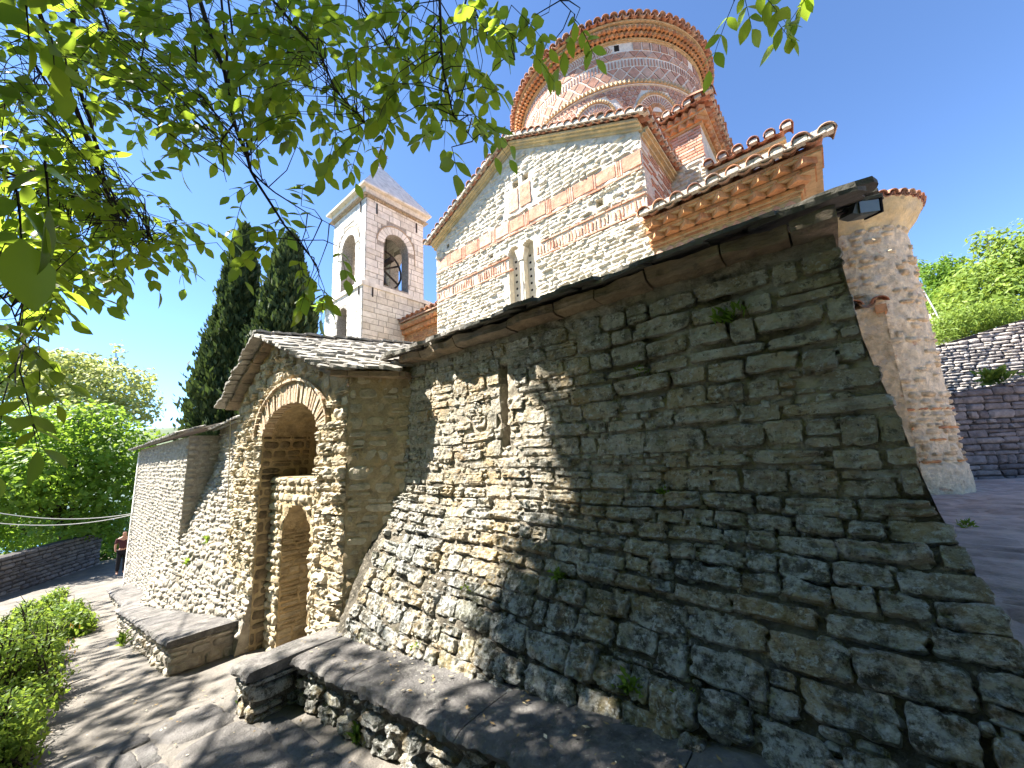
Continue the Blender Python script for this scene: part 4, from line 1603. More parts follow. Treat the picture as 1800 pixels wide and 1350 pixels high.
while u < THB:
    dpoly([(u + .3, 10.52), (u + st - .6, 10.52), (u + st / 2 - .15, 10.715)], .02, big, 1.5)
    dpoly([(u + .45 + st / 2, 10.72), (u + st * 1.5 - .75, 10.72), (u + st - .15, 10.53)], .02, big, 1.4)
    u += st
u = THA                                       # row of upright bars
while u < THB:
    dpoly([(u, 10.255), (u + .75, 10.255), (u + .75, 10.45), (u, 10.45)], .02, small)
    u += 1.72
st = 6.95                                     # diamonds
u = THA + .8
while u < THB:
    dpoly([(u + .45, 10.01), (u + st / 2, 9.835), (u + st - .45, 10.01), (u + st / 2, 10.195)], .022, big, 4)
    for z0, z1 in ((9.82, 9.96), (10.21, 10.06)):
        dpoly([(u + st - 2.6, z0), (u + st + 2.6, z0), (u + st, z1)][::1 if z0 < 10 else -1], .02, big, 1.2)
    u += st
st = 3.0                                      # lattice between the arches
for row in range(8):
    z0 = 9.58 - row * .15
    u = THA + (row % 2) * st / 2
    while u < THB:
        p1 = [(u + .25, z0 - .125), (u + st - .25, z0 - .125), (u + st / 2, z0 - .012)]
        p2 = [(u + st / 2 + .25, z0), (u + st * 1.5 - .25, z0), (u + st, z0 - .113)]
        for p_ in (p1, p2):
            if not arc_near(p_, .05):
                dpoly(p_, .02, big, .5)
        u += st
emit(big, 'brick_panel', M['drumbrick'], drum, 'brick_panels', 220, False)
b = MB()
for w_, q_ in small:
    b.join(q_)
b.build('brick_inlay', M['drumbrick'], drum, kind='stuff')
b = MB()                                      # toothed courses
u = THA
while u < THB:
    p, nn = ds(u, 9.70)
    tt = Vector((nn.y, -nn.x, 0))
    b.obox(p + nn * .03, (nn + tt) * .035, (nn - tt) * .035, (0, 0, .045), rd.random())
    u += 2.1
b.build('dentil_course', M['brickmortar'], drum, kind='stuff')
for z0, z1, r_ in ((9.757, 9.78, .04), (9.615, 9.64, .035)):
    b = MB()
    b.grid(lambda u, v: ds(u, v)[0] + ds(u, v)[1] * r_, -180, 180, z0, z1, 120, 1)
    b.grid(lambda u, v: ds(u, z0)[0] + ds(u, z0)[1] * r_ * v, -180, 180, 0, 1, 120, 1)
    b.grid(lambda u, v: ds(u, z1)[0] + ds(u, z1)[1] * r_ * v, -180, 180, 0, 1, 120, 1)
    b.build('string_course', M['drummortar'], drum, True)
# blind arches: fan of bricks, dentil ring, brick niche
for c in (-75, -42, -12, 16.0, 48.5, 81):
    b = MB()
    nf = 19
    for i in range(nf):
        a = pi * (i + .5) / nf
        for (ra, rb, mt_) in ((.28, .47, 0),):
            da = .20 * pi / nf
            pts = [(ra, a - da * .8), (rb, a - da), (rb, a + da), (ra, a + da * .8)]
            vs = []
            for h in (-.02, .02):
                for (r_, an) in pts:
                    p, nn = ds(c + r_ * cos(an) * KD, 8.80 + r_ * sin(an))
                    vs.append(p + nn * h)
            b.add(vs, [(4, 5, 6, 7), (0, 1, 5, 4), (1, 2, 6, 5), (2, 3, 7, 6), (3, 0, 4, 7)], rd.random())
    fan = b.build('arch_fan', M['drumbrick'], drum, kind='stuff')
    b = MB()
    for i in range(23):
        a = pi * (i + .5) / 23
        p, nn = ds(c + .555 * cos(a) * KD, 8.80 + .555 * sin(a))
        rad_ = (ds(c + .6 * cos(a) * KD, 8.8 + .6 * sin(a))[0] - ds(c + .5 * cos(a) * KD, 8.8 + .5 * sin(a))[0]).normalized()
        tt = nn.cross(rad_)
        b.obox(p + nn * .025, (nn + tt) * .026, (nn - tt) * .026, rad_ * .035, rd.random())
    b.build('arch_dentils', M['brickmortar'], drum, kind='stuff')
    b = MB()
    for r_ in (.50, .62):
        b.tube([ds(c + r_ * cos(pi * i / 16) * KD, 8.8 + r_ * sin(pi * i / 16))[0] for i in range(17)], .022, 5)
    b.build('arch_moulding', M['drummortar'], drum, True)
    b = MB()
    nf = 15
    for i in range(nf):
        a = pi * (i + .5) / nf
        da = .38 * pi / nf
        vs = []
        for h in (-.03, .012):
            for (r_, an) in ((.14, a - da), (.26, a - da), (.26, a + da), (.14, a + da)):
                p, nn = ds(c + r_ * cos(an) * KD, 8.80 + r_ * sin(an))
                vs.append(p + nn * h)
        b.add(vs, [(4, 5, 6, 7), (0, 1, 5, 4), (1, 2, 6, 5), (2, 3, 7, 6), (3, 0, 4, 7)], rd.random())
    for k in range(9):
        z0 = 8.3 + k * .055
        p0, p1 = c - .24 * KD, c + .24 * KD
        dpl = []
        b2 = []
        dpoly([(p0, z0), (c, z0), (p1, z0), (p1, z0 + .04), (c, z0 + .04), (p0, z0 + .04)], .012, b2)
        b.join(b2[0][1])
    b.build('niche_bricks', M['brick'], drum, kind='stuff')
for c_, z_ in ((31.0, 10.89), (74, 10.92)):
    b = MB()
    b2 = []
    dpoly([(c_ - 1.3, z_ - .1), (c_ + 1.3, z_ - .1), (c_ + 1.3, z_ + .1), (c_ - 1.3, z_ + .1)], .004, b2)
    b2[0][1].build('putlog_dark_patch', M['dark'], drum)  # thin dark plate, its colour stands in for a hole's shade
# corbelled cornice with saw-tooth bricks, roof and tiles
b = MB()
rings = [(11.03, .0, .03), (11.06, .04, .04), (11.17, .12, .035), (11.29, .21, .035), (11.36, .27, .05)]
for z0, r_, hh in rings:
    for (za, ra, zb, rb) in ((z0, r_ - .12, z0, r_ + .03), (z0, r_ + .03, z0 + hh, r_ + .03), (z0 + hh, r_ + .03, z0 + hh, r_ - .1)):
        b.grid(lambda u, v: ds(u, za + (zb - za) * v)[0] + ds(u, 0)[1] * (ra + (rb - ra) * v), -180, 180, 0, 1, 120, 1)
b.build('cornice', M['brickmortar'], drum)
pc = []
for (z0, z1, r0_, r1_, n) in ((11.10, 11.17, .06, .14, 150), (11.20, 11.29, .14, .24, 150)):
    for i in range(n):
        u = -180 + 360 * (i + .5 * (z0 > 11.15)) / n
        if abs(u) > 125:
            continue
        p, nn = ds(u, (z0 + z1) / 2)
        tt = Vector((nn.y, -nn.x, 0))
        q_ = MB()
        q_.obox(p + nn * ((r0_ + r1_) / 2 - .01), (nn + tt) * .055, (nn - tt) * .055, (0, 0, (z1 - z0) / 2), rd.random())
        pc.append((1 if abs(u - 25) < 80 else 0, q_))
emit(pc, 'cornice_brick', M['brick'], drum, 'cornice_bricks', 180, False)
b = MB()
b.grid(lambda u, v: ds(u, 0)[0] * (1 - v) + DC * v + ds(u, 0)[1] * .34 * (1 - v) + Vector((0, 0, 11.44 + 1.5 * v)), -180, 180, 0, .97, 90, 8)
droof = b.build('drum_roof', M['tile'], church, True)
n = 96
for i in range(n):
    u = -180 + 360 * i / n
    if abs(u - 20) > 125:
        continue
    p, nn = ds(u, 11.43)
    for which, off in ((0, 0), (1, 1.9)):
        p, nn = ds(u + off, 11.45 - (.0 if which == 0 else -.04))
        y = (-nn + Vector((0, 0, .3))).normalized()
        x_ = y.cross(Vector((0, 0, 1))).normalized()
        z_ = x_.cross(y)
        s = 1.15 * (.95 + .1 * rd.random())
        link('roof_tile', rd.choice(TILES if which == 0 else PANS), droof, frame(x_ * s, y * s, z_ * s, p + nn * (.41 + .02 * rd.random())))


# ---- arms of the cross and lower chapels on the right
def brick_band(parent, x0, x1, Y, z0, z1, rnd, bh=.06, bl=.24, name='brick', lim=300):
    z = z0
    k = 0
    pcs_ = []
    while z < z1 - .01:
        x = x0 - (bl / 2 if k % 2 else 0) * rnd.random()
        while x < x1:
            l = bl * (.7 + .6 * rnd.random())
            a, c = max(x + .012, x0), min(x + l - .012, x1)
            if c - a > .03:
                q_ = MB()
                q_.box((a, Y - .015 - .008 * rnd.random(), z + .012), (c, Y + .05, z + bh - .012), rnd.random())
                pcs_.append((c - a, q_))
            x += l
        z += bh
        k += 1
    emit(pcs_, name, M['brick'], parent, 'bricks', lim, False)


def sawtooth(parent, x0, x1, Y, z0, z1, rnd, st_=.15):
    pcs_ = []
    n_ = int((x1 - x0) / st_)
    for i in range(n_):
        x = x0 + (x1 - x0) * (i + .5) / n_
        q_ = MB()
        h = st_ * .46
        q_.obox((x, Y, (z0 + z1) / 2), (h * .7, h * .7, 0), (-h * .7, h * .7, 0), (0, 0, (z1 - z0) / 2), rnd.random())
        pcs_.append((1, q_))
    emit(pcs_, 'cornice_brick', M['brick'], parent, 'cornice_bricks', 300, False)


# cross arm behind the gable
ra = random.Random(61)
AY, AX0, AX1 = 8.3, -2.4, -1.30
b = MB()
b.box((AX0 - 3, AY, -.9), (AX1, AY + 3.2, 7.0))
b.box((-7.6, 9.3, -.9), (-1.5, 14.4, 7.4))
arm = b.build('cross_arm', M['whitemortar'], church)
pc = []
for (a, c, d, e) in courses(AX0, AX1, 5.2, 6.0, lambda v, r: .09 + .05 * r.random(), lambda v, r: .15 + .25 * r.random(), ra, gap=.008):
    pc.append(((c - a) * (e - d), stone(planeY(AY), a, c, d, e, .03, ra.random() * 900, 6, 4, .6, 3.5, -.01, 4, .14)))
emit(pc, 'stone', M['white'], arm, 'rubble', 100)
b = MB()
for k in range(10):
    z = 6.02 + k * .075
    x = AX0
    while x < AX1:
        l = .2 + .15 * ra.random()
        b.box((x + .008, AY - .02, z + .01), (min(x + l - .008, AX1), AY + .05, z + .062), ra.random())
        x += l
b.build('arm_bricks', M['pink'], arm, kind='stuff')
for k, (o_, z0, z1) in enumerate(((.05, 6.78, 6.82), (.16, 6.93, 6.97))):
    b = MB()
    b.box((AX0, AY - o_, z0), (AX1 + o_, AY + 3.0, z1))
    b.build('cornice', M['brickmortar'], arm)
sawtooth(arm, AX0, AX1 + .06, AY - .06, 6.82, 6.93, ra)
sawtooth(arm, AX0, AX1 + .14, AY - .14, 6.97, 7.07, ra)
pcs = []
for k in range(18):
    y_ = AY + .05 + k * .16
    for (o_, z0, z1) in ((.06, 6.82, 6.93), (.14, 6.97, 7.07)):
        q_ = MB()
        q_.obox((AX1 + o_, y_, (z0 + z1) / 2), (.05, .05, 0), (-.05, .05, 0), (0, 0, (z1 - z0) / 2), ra.random())
        pcs.append((1, q_))
emit(pcs, 'cornice_brick', M['brick'], arm, 'bricks', 300, False)
b = MB()
b.prism([(AX0 - 1, AY - .1, 7.20), (AX1 + .1, AY - .1, 7.20), (AX1 + .1, AY + 3.1, 7.20), (AX0 - 1, AY + 3.1, 7.20)], (0, 0, .05))
ar = b.build('arm_roof', M['tile'], church)
tile_row(ar, (AX0 + .1, AY - .34, 7.14), (AX1 + .3, AY - .34, 7.16), (0, -1, 0), (0, 0, 1), .2, 1.1, ra)
tile_row(ar, (AX1 + .34, AY - .3, 7.14), (AX1 + .34, AY + 3.0, 7.14), (1, 0, 0), (0, 0, 1), .2, 1.1, ra)
# plastered aisle with its tiled eave
PY_, PX1, PZ_ = 8.5, -.10, 5.62
b = MB()
b.box((-2.2, PY_, -.9), (PX1, 10.2, PZ_))
aisle = b.build('plastered_aisle', M['greyplaster'], church)
for o_, z0, z1 in ((.04, PZ_ - .22, PZ_ - .14), (.10, PZ_ - .14, PZ_ - .04), (.16, PZ_ - .04, PZ_ + .03)):
    b = MB()
    b.box((-1.3, PY_ - o_, z0), (PX1 + o_, 10.2, z1))
    b.build('cornice', M['plaster'], aisle)
b = MB()
b.prism([(-1.35, PY_ - .05, PZ_ + .14), (PX1 + .05, PY_ - .05, PZ_ + .14), (PX1 + .05, 10.3, PZ_ + .1), (-1.35, 10.3, PZ_ + .1)], (0, 0, .05))
aroof = b.build('aisle_roof', M['tile'], church)
tile_row(aroof, (-1.25, PY_ - .30, PZ_ + .10), (PX1 + .2, PY_ - .30, PZ_ + .12), (0, -1, 0), (0, 0, 1), .24, 1.15, ra, True)
# low brick chapel
CY, CX1, CZ = 6.5, .08, 3.62
b = MB()
b.box((GX1 - .1, CY + .01, -.9), (CX1, 9.0, CZ))
chapel = b.build('brick_chapel', M['brickmortar'], church)
brick_band(chapel, GX1 + .3, CX1, CY + .01, 2.72, 3.20, ra, .075, .28)
pc = []
for k in range(12):                           # lozenge panels under the cornice
    x = GX1 + .12 + k * .17
    q_ = MB()
    q_.prism([(x, CY - .012, 3.235), (x + .07, CY - .012, 3.31), (x, CY - .012, 3.385), (x - .07, CY - .012, 3.31)][::-1], (0, .04, 0), ra.random())
    pc.append((1, q_))
emit(pc, 'brick_lozenge', M['pink'], chapel, 'lozenges', 100, False)
lay = [(.03, 3.41, 3.455), (.07, 3.465, 3.51), (.22, 3.62, 3.665), (.32, 3.785, 3.83)]
for o_, z0, z1 in lay:
    x = GX1 - .02
    while x < CX1 + o_:
        l = .26 + .1 * ra.random()
        q_ = MB()
        q_.box((x + .008, CY - o_, z0), (min(x + l - .008, CX1 + o_), CY + .2, z1), ra.random())
        q_.build('brick', M['brick'], chapel)
        x += l
    b = MB()
    b.box((GX1, CY - o_ + .02, z0 - .02), (CX1 + o_ - .02, 9.0, z1 + .012))
    b.build('cornice', M['brickmortar'], chapel)
sawtooth(chapel, GX1 + .02, CX1 + .12, CY - .08, 3.52, 3.61, ra, .24)
sawtooth(chapel, GX1 + .02, CX1 + .22, CY - .19, 3.675, 3.78, ra, .24)
b = MB()
b.prism([(GX1 - .05, CY - .15, 3.94), (CX1 + .15, CY - .15, 3.94), (CX1 + .15, 9.0, 4.35), (GX1 - .05, 9.0, 4.35)], (0, 0, .05))
croof = b.build('chapel_roof', M['tile'], church)
mo2 = MB()
tile_row(croof, (GX1 + .05, CY - .44, 3.90), (CX1 + .38, CY - .44, 3.92), (0, -1, 0), (0, 0, 1), .25, 1.2, ra, True, mo2)
mo.join(mo2)
mo.join(TB)
mo.build('tile_bedding', M['tmortar'], church, kind='stuff')
# ---- apse
AC, ARD = Vector((.62, 9.4, 0)), .82


def asurf(u, v):
    a = radians(u)
    n = Vector((sin(a), -cos(a), 0))
    return AC + n * ARD + Vector((0, 0, v)), n


b = MB()
b.grid(lambda u, v: asurf(u, v)[0] + asurf(u, v)[1] * (.025 * nz(u * .08, v * 3) + .02 * nz(u * .25, v * 9) + (.05 if v < -.52 else 0)), -120, 180, -1.0, 3.75, 120, 130)
apse = b.build('apse', M['apse'], church, True)
pc = []
r2 = random.Random(71)
u = 0
for (a, c, d, e) in courses(-100, 150, -.95, 3.6, lambda v, r: .07 + .06 * r.random(), lambda v, r: (.12 + .2 * r.random()), r2, gap=.0):
    pass
v_ = -.95
while v_ < 3.55:
    h = .07 + .06 * r2.random()
    u = -100
    while u < 130:
        ww = (8 + 13 * r2.random())
        if r2.random() < (.8 if v_ < .6 else .33):
            pc.append((ww * h * (2 if 0 < u < 100 else 1), stone(asurf, u + .6, u + ww - .6, v_ + .008, v_ + h - .008, .03, r2.random() * 900, 5, 4, .6, 3.5, -.012, 4, .15)))
        u += ww
    v_ += h
emit(pc, 'stone', M['apse'], apse, 'rubble', 250)
pc = []
for z_ in (.03, .33, -.15, -.48):
    u = -20
    while u < 100:
        ww = 10 + 12 * r2.random()
        if r2.random() < .6:
            pc.append((1, stone(asurf, u, u + ww, z_, z_ + .05, .035, r2.random() * 99, 5, 3, .3, 5, -.01, 5, .05)))
        u += ww
emit(pc, 'brick', M['brick'], apse, 'bricks', 60)
b = MB()
for (z0, r_, z1, r1_) in ((3.45, .0, 3.55, .05), (3.55, .05, 3.70, .17), (3.70, .17, 3.88, .26)):
    b.grid(lambda u, v: asurf(u, z0 + (z1 - z0) * v)[0] + asurf(u, 0)[1] * (r_ + (r1_ - r_) * v), -120, 180, 0, 1, 60, 2)
b.grid(lambda u, v: AC + asurf(u, 0)[1] * (ARD + .26) * (1 - v) + Vector((0, 0, 3.88 + .5 * v)), -120, 180, 0, .95, 60, 3)
b.build('apse_cornice', M['plaster'], apse, True)
for i in range(30):
    u = -110 + i * 8.6
    for which, off in ((0, 0), (1, 4.3)):
        p, nn = asurf(u + off, 3.90 + .03 * which)
        y = (-nn + Vector((0, 0, .4))).normalized()
        x_ = y.cross(Vector((0, 0, 1))).normalized()
        z_ = x_.cross(y)
        link('roof_tile', r2.choice(TILES if which == 0 else PANS), apse, frame(x_ * .85, y * .85, z_ * .85, p + nn * .29))
# stub of a low wall with broken tiles beside the apse
b = MB()
st0 = PY(1505, 545, 8.2)
b.grid(lambda u, v: (st0.x - .3 + u, 8.2 + .03 * nz(u * 9, v * 6), v), 0, .62, -.95, st0.z, 12, 40)
b.grid(lambda u, v: (st0.x + .32, 8.2 + u, v), 0, 1, -.95, st0.z, 4, 30)
stub = b.build('wall_stub', M['apse'], church, True)
tile_row(stub, (st0.x - .3, 8.14, st0.z + .04), (st0.x + .3, 8.14, st0.z + .04), (0, -1, 0), (0, 0, 1), .22, 1.15, ra, True)
q_ = MB()
q_.box((st0.x + .22, 8.14, st0.z - .12), (st0.x + .35, 8.4, st0.z + .0), .3)
q_.build('brick', M['brick'], stub)

# brick annexe between the tower and the church
ann = thing('brick_annexe', 'small orange brick annexe with tiled eave between tower and church', 'annexe', (-9.6, 7.7, -1))
b = MB()
b.box((-11.4, 7.62, -.9), (-7.9, 10, 4.62))
b.build('wall', M['brickmortar'], ann)
brick_band(ann, -11.3, -8.0, 7.62, 3.3, 4.2, ra, .085, .26)
sawtooth(ann, -11.3, -8.0, 7.56, 4.24, 4.36, ra, .2)
sawtooth(ann, -11.3, -8.0, 7.50, 4.42, 4.54, ra, .2)
b = MB()
b.box((-11.3, 7.52, 4.37), (-8.0, 7.8, 4.41))
b.box((-11.3, 7.44, 4.55), (-8.0, 7.8, 4.62))
b.build('cornice', M['brickmortar'], ann)
b = MB()
b.prism([(-11.3, 7.36, 4.64), (-8.0, 7.36, 4.64), (-8.0, 9.5, 5.2), (-11.3, 9.5, 5.2)], (0, 0, .04))
nr = b.build('roof', M['tile'], ann)
tile_row(nr, (-11.25, 7.34, 4.68), (-8.05, 7.34, 4.72), (0, -1, 0), (0, 0, 1), .26, 1.2, ra)

# floodlight on the wall end
fl = thing('floodlight', 'grey floodlight fixed at the roof end of the shaded wall', 'floodlight', (.2, 2.85, 1.1))
c0 = PY(1509, 369, 3.1)
b = MB()
d1 = (cr * .9 + cu * .12).normalized()
d2 = d1.cross(cf).normalized()
d3 = d1.cross(d2)
pl = [c0 + d1 * a + d2 * c for a, c in ((-.085, -.03), (-.05, .045), (.05, .055), (.085, .05), (.095, .02), (.07, -.045), (-.03, -.05))]
b.prism([p - d3 * .05 for p in pl], d3 * .10)
b.build('housing', M['lampbody'], fl)
b = MB()
b.obox(c0 + d1 * .015 + d2 * -.005 - d3 * .055 * (1 if d3.dot(cf) > 0 else -1), d1 * .06, d2 * .035, d3 * .004)
b.build('glass', M['glass'], fl)
b = MB()
b.obox(c0 + d1 * .09 + d2 * .0, d1 * .006, d2 * .05, d3 * .06)
b.build('visor', M['cloth'], fl)
b = MB()
b.tube([c0 - d1 * .07, c0 - d1 * .2 - d2 * .02, Vector((.1, 2.9, 1.05))], .012, 6)
b.build('bracket', M['iron'], fl)

# ================================================================== RETAINING WALLS ON THE RIGHT
rr_ = random.Random(3)
rwall = thing('retaining_wall', 'dark shaded lower stone retaining wall behind the courtyard', 'wall', (2.8, 11.8, -.95))
ry = lambda x: 11.0 + (x - 1.2) * .75
rtop = lambda x: .70 + (x - 1.6) * .17
rs = numeric(lambda u, v: (u, ry(u), v))
b = MB()
b.grid(lambda u, v: (u, ry(u) + .03 + .02 * nz(u * 5, v * 5), -1.1 + (rtop(u) + 1.1) * v), .2, 6, 0, 1, 60, 24)
b.grid(lambda u, v: (u, ry(u) + .03 + v, rtop(u) - .02), .2, 6, 0, 9, 20, 4)
b.build('core', M['retmortar'], rwall)
pc = []
for (a, c, d, e) in courses(.2, 6, -1.0, 1.4, lambda v, r: .07 + .13 * r.random(), lambda v, r: .12 + .34 * r.random(), rr_, gap=.005):
    if e > rtop(a):
        e = rtop(a)
    if e - d < .04:
        continue
    pc.append(((c - a) * (e - d) * (1 if 1.5 < a < 3.4 else .1), stone(rs, a, c, d, e, .02 * (.3 + rr_.random()), rr_.random() * 900, 7, 5, .8, 7, -.012, 9, .2)))
emit(pc, 'stone', M['retain'], rwall, 'rubble', 250)  # darkened stone adds to the shade on this wall
uw = thing('terrace_wall', 'sunlit upper stone terrace wall below the green garden trees', 'wall', (4, 20, 1))
uy = lambda x: 19.5 + (x - 2) * .3
ut = lambda x: 2.95 + (x - 3) * .27
us = numeric(lambda u, v: (u, uy(u), v))
b = MB()
b.grid(lambda u, v: (u, uy(u) + .03, .5 + (ut(u) - .5) * v), -2, 10, 0, 1, 60, 20)
b.build('core', M['retmortar'], uw)
pc = []
for (a, c, d, e) in courses(1.5, 7, 1.0, 4, lambda v, r: .06 + .10 * r.random(), lambda v, r: .14 + .3 * r.random(), rr_, gap=.006):
    if d > ut(a) - .05:
        continue
    e = min(e, ut(a))
    pc.append(((c - a) * (e - d) * (1 if 2.5 < a < 5.6 else .1), stone(us, a, c, d, e, .03 * (.3 + rr_.random()), rr_.random() * 900, 5, 4, .8, 7, -.012, 8, .2)))
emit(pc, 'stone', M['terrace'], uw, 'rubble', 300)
b = MB()
b.grid(lambda u, v: (u, uy(u) + v, ut(u) - .02 + .05 * v), -2, 14, 0, 25, 20, 10)
b.build('garden_terrace', M['soil'], kind='structure')


# ================================================================== VEGETATION
def leaves(b, cl, n, size, rnd, asp=.55, shell=.35, drop=0.0):
    """n leaf-shaped faces spread through a list of ellipsoids (centre, rx, ry, rz)"""
    wts = [c[1] * c[2] * c[3] for c in cl]
    tot = sum(wts)
    for (c, rx, ry_, rz), w_ in zip(cl, wts):
        for _ in range(int(n * w_ / tot) + 1):
            d = Vector((rnd.gauss(0, 1), rnd.gauss(0, 1), rnd.gauss(0, 1))).normalized()
            k = shell + (1 - shell) * rnd.random() ** .6
            k *= 1 + .25 * nz(d.x * 2.3 + c[0], d.y * 2.3 + c[1], d.z * 2.3 + c[2])
            p = Vector(c) + Vector((d.x * rx, d.y * ry_, d.z * rz)) * k
            s = size * (.6 + .8 * rnd.random())
            n_ = (d + Vector((rnd.gauss(0, .6), rnd.gauss(0, .6), rnd.gauss(0.4, .6)))).normalized()
            x_ = n_.orthogonal().normalized()
            y_ = n_.cross(x_)
            a = rnd.random() * 2 * pi
            u_, v_2 = x_ * cos(a) + y_ * sin(a), -x_ * sin(a) + y_ * cos(a)
            u_ = (u_ - Vector((0, 0, drop))).normalized()
            b.add([p - u_ * s * .5, p + v_2 * s * asp * .5 + n_ * s * .06, p + u_ * s * .5, p - v_2 * s * asp * .5 + n_ * s * .06], [(0, 1, 2, 3)], rnd.random())


def tree(name, label, cat, base, clusters, trunk_r, n, size, lm, seed, group=None, asp=.55, drop=0.0, crown='crown', shell=.35):
    r = random.Random(seed)
    t = thing(name, label, cat, base, group)
    base = Vector(base)
    top = max((Vector(c[0]) for c in clusters), key=lambda p: p.z)
    ctr = sum((Vector(c[0]) for c in clusters), Vector()) / len(clusters)
    b = MB()
    fork = base.lerp(Vector((ctr.x, ctr.y, base.z + (ctr.z - base.z) * .55)), 1)
    b.tube([base - Vector((0, 0, .3)), base.lerp(fork, .5) + Vector((r.uniform(-.1, .1), r.uniform(-.1, .1), 0)), fork], [trunk_r, trunk_r * .8, trunk_r * .65], 9)
    for c in clusters:
        p = Vector(c[0])
        mid = fork.lerp(p, .5) + Vector((0, 0, -.1 * (p - fork).length * .5))
        b.tube([fork, mid, p], [trunk_r * .45, trunk_r * .28, trunk_r * .1], 6)
        for _ in range(5):
            e = p + Vector((r.gauss(0, c[1] * .5), r.gauss(0, c[2] * .5), r.gauss(0, c[3] * .5)))
            b.tube([mid.lerp(p, .5 + .5 * r.random()), e], [trunk_r * .12, trunk_r * .03], 4)
    b.build('trunk', M['bark'], t, True)
    b = MB()
    leaves(b, clusters, n, size, r, asp, shell, drop)
    b.build(crown, M[lm], t)
    return t


# cypresses behind the gateway
def cypress(label, px, Y, ptop, pbase_l, pbase_r, seed, n=20000):
    top = PY(ptop[0], ptop[1], Y)
    l, r_ = PY(*pbase_l, Y), PY(*pbase_r, Y)
    r = random.Random(seed)
    base = Vector(((l.x + r_.x) / 2, Y, -2.5))
    t = thing('cypress_tree', label, 'cypress', base, 'cypresses behind the gateway')
    H = top.z - base.z
    hb = ((l.z + r_.z) / 2 - base.z) / H
    RAD = abs(r_.x - l.x) / 2 * abs(Y) / sqrt(base.x ** 2 + Y * Y) / max(.3, (1 - hb) ** .62) * .95
    b = MB()
    b.tube([base, Vector((base.x, Y, base.z + H * .5)), top - Vector((0, 0, .4))], [.28, .18, .03], 8)
    b.build('trunk', M['bark'], t, True)
    b = MB()

    def cone(u, v):
        prof_ = (1 - v) ** .62 * min(1, v * 7 + .35)
        k_ = RAD * .74 * prof_ * (1 + .3 * nz(cos(u) * 1.6 + seed, sin(u) * 1.6, v * 11) + .2 * nz(cos(u) * 4, sin(u) * 4 + seed, v * 30))
        c_ = base.lerp(top, v)
        return c_ + Vector((cos(u) * k_, sin(u) * k_, 0))
    b.grid(cone, 0, 2 * pi, .02, .985, 26, 70)
    b.build('inner_foliage', M['cyp'], t)
    b = MB()
    for _ in range(n):
        h = r.random() ** .9
        prof = (1 - h) ** .62 * (min(1, h * 7 + .35))
        a = r.random() * 2 * pi
        lump = 1 + .34 * nz(cos(a) * 1.6 + seed, sin(a) * 1.6, h * 11) + .34 * nz(cos(a) * 4, sin(a) * 4 + seed, h * 30)
        k = RAD * prof * lump * (.66 + .34 * r.random() + (.22 if r.random() < .06 else 0)) + .04
        ctr = base.lerp(top, h)
        p = ctr + Vector((cos(a) * k, sin(a) * k, r.uniform(-.1, .1)))
        s = .24 * (.6 + .8 * r.random())
        out = Vector((cos(a), sin(a), 0))
        u_ = (Vector((0, 0, 1)) + out * .5 + Vector((r.gauss(0, .35), r.gauss(0, .35), 0))).normalized()
        v_2 = u_.cross(Vector((r.gauss(0, 1), r.gauss(0, 1), r.gauss(0, 1)))).normalized()
        b.add([p - u_ * s * .6, p + v_2 * s * .3, p + u_ * s * .8, p - v_2 * s * .3], [(0, 1, 2, 3)], r.random())
    b.build('crown', M['cyp'], t)


cypress('slim dark cypress, left of the pair, rising behind the gateway roof', 0, 5.2, (433, 398), (335, 745), (480, 745), 5)
cypress('broader dark cypress nearest the white bell tower', 0, 6.6, (512, 412), (440, 640), (585, 640), 6)

# trees on the left
tree('acacia_tree', 'pale flowering acacia tree rising above the green trees at left', 'tree', PD(150, 960, 26) + Vector((0, 0, -1)),
     [(PD(120, 660, 25), 2.6, 2.6, 1.5), (PD(205, 680, 25), 2.4, 2.2, 1.5), (PD(60, 690, 25), 2.4, 2.4, 1.6), (PD(238, 720, 25), 1.5, 1.6, 1.2), (PD(208, 628, 25), .5, .5, 1.2), (PD(130, 640, 25), 2.2, 2.0, .9), (PD(40, 640, 25), 2.0, 2.0, .9), (PD(150, 720, 24), 2.6, 2.6, 1.6)],
     .22, 9000, .26, 'acacia', 15, 'trees beyond the path', .7)
tree('broadleaf_tree', 'dense bright green tree filling the left behind the path', 'tree', PD(130, 985, 20) + Vector((0, 0, -.5)),
     [(PD(60, 760, 20), 2.2, 2.2, 1.5), (PD(150, 750, 19), 2.0, 2.0, 1.3), (PD(215, 790, 19), 1.8, 1.8, 1.4), (PD(100, 830, 18), 2.4, 2.4, 1.6), (PD(30, 860, 18), 2.2, 2.2, 1.6), (PD(190, 860, 19), 2.0, 2.0, 1.4), (PD(150, 915, 19), 2.4, 2.0, 1.0), (PD(-60, 800, 18), 2.4, 2.4, 2.2), (PD(215, 930, 21), 1.4, 1.4, 1.4)],
     .25, 17000, .24, 'leaf2', 16, 'trees beyond the path', .65)
tree('broadleaf_tree', 'low dark green tree beside the left stone wall', 'tree', PD(170, 1000, 23),
     [(PD(170, 950, 23), 1.4, 1.4, 1.0), (PD(140, 975, 22), 1.2, 1.2, .8), (PD(195, 965, 23), 1.0, 1.0, 1.0), (PD(120, 955, 22.5), 1.2, 1.0, .8)], .08, 5500, .18, 'leaf2', 17, 'trees beyond the path', .65)
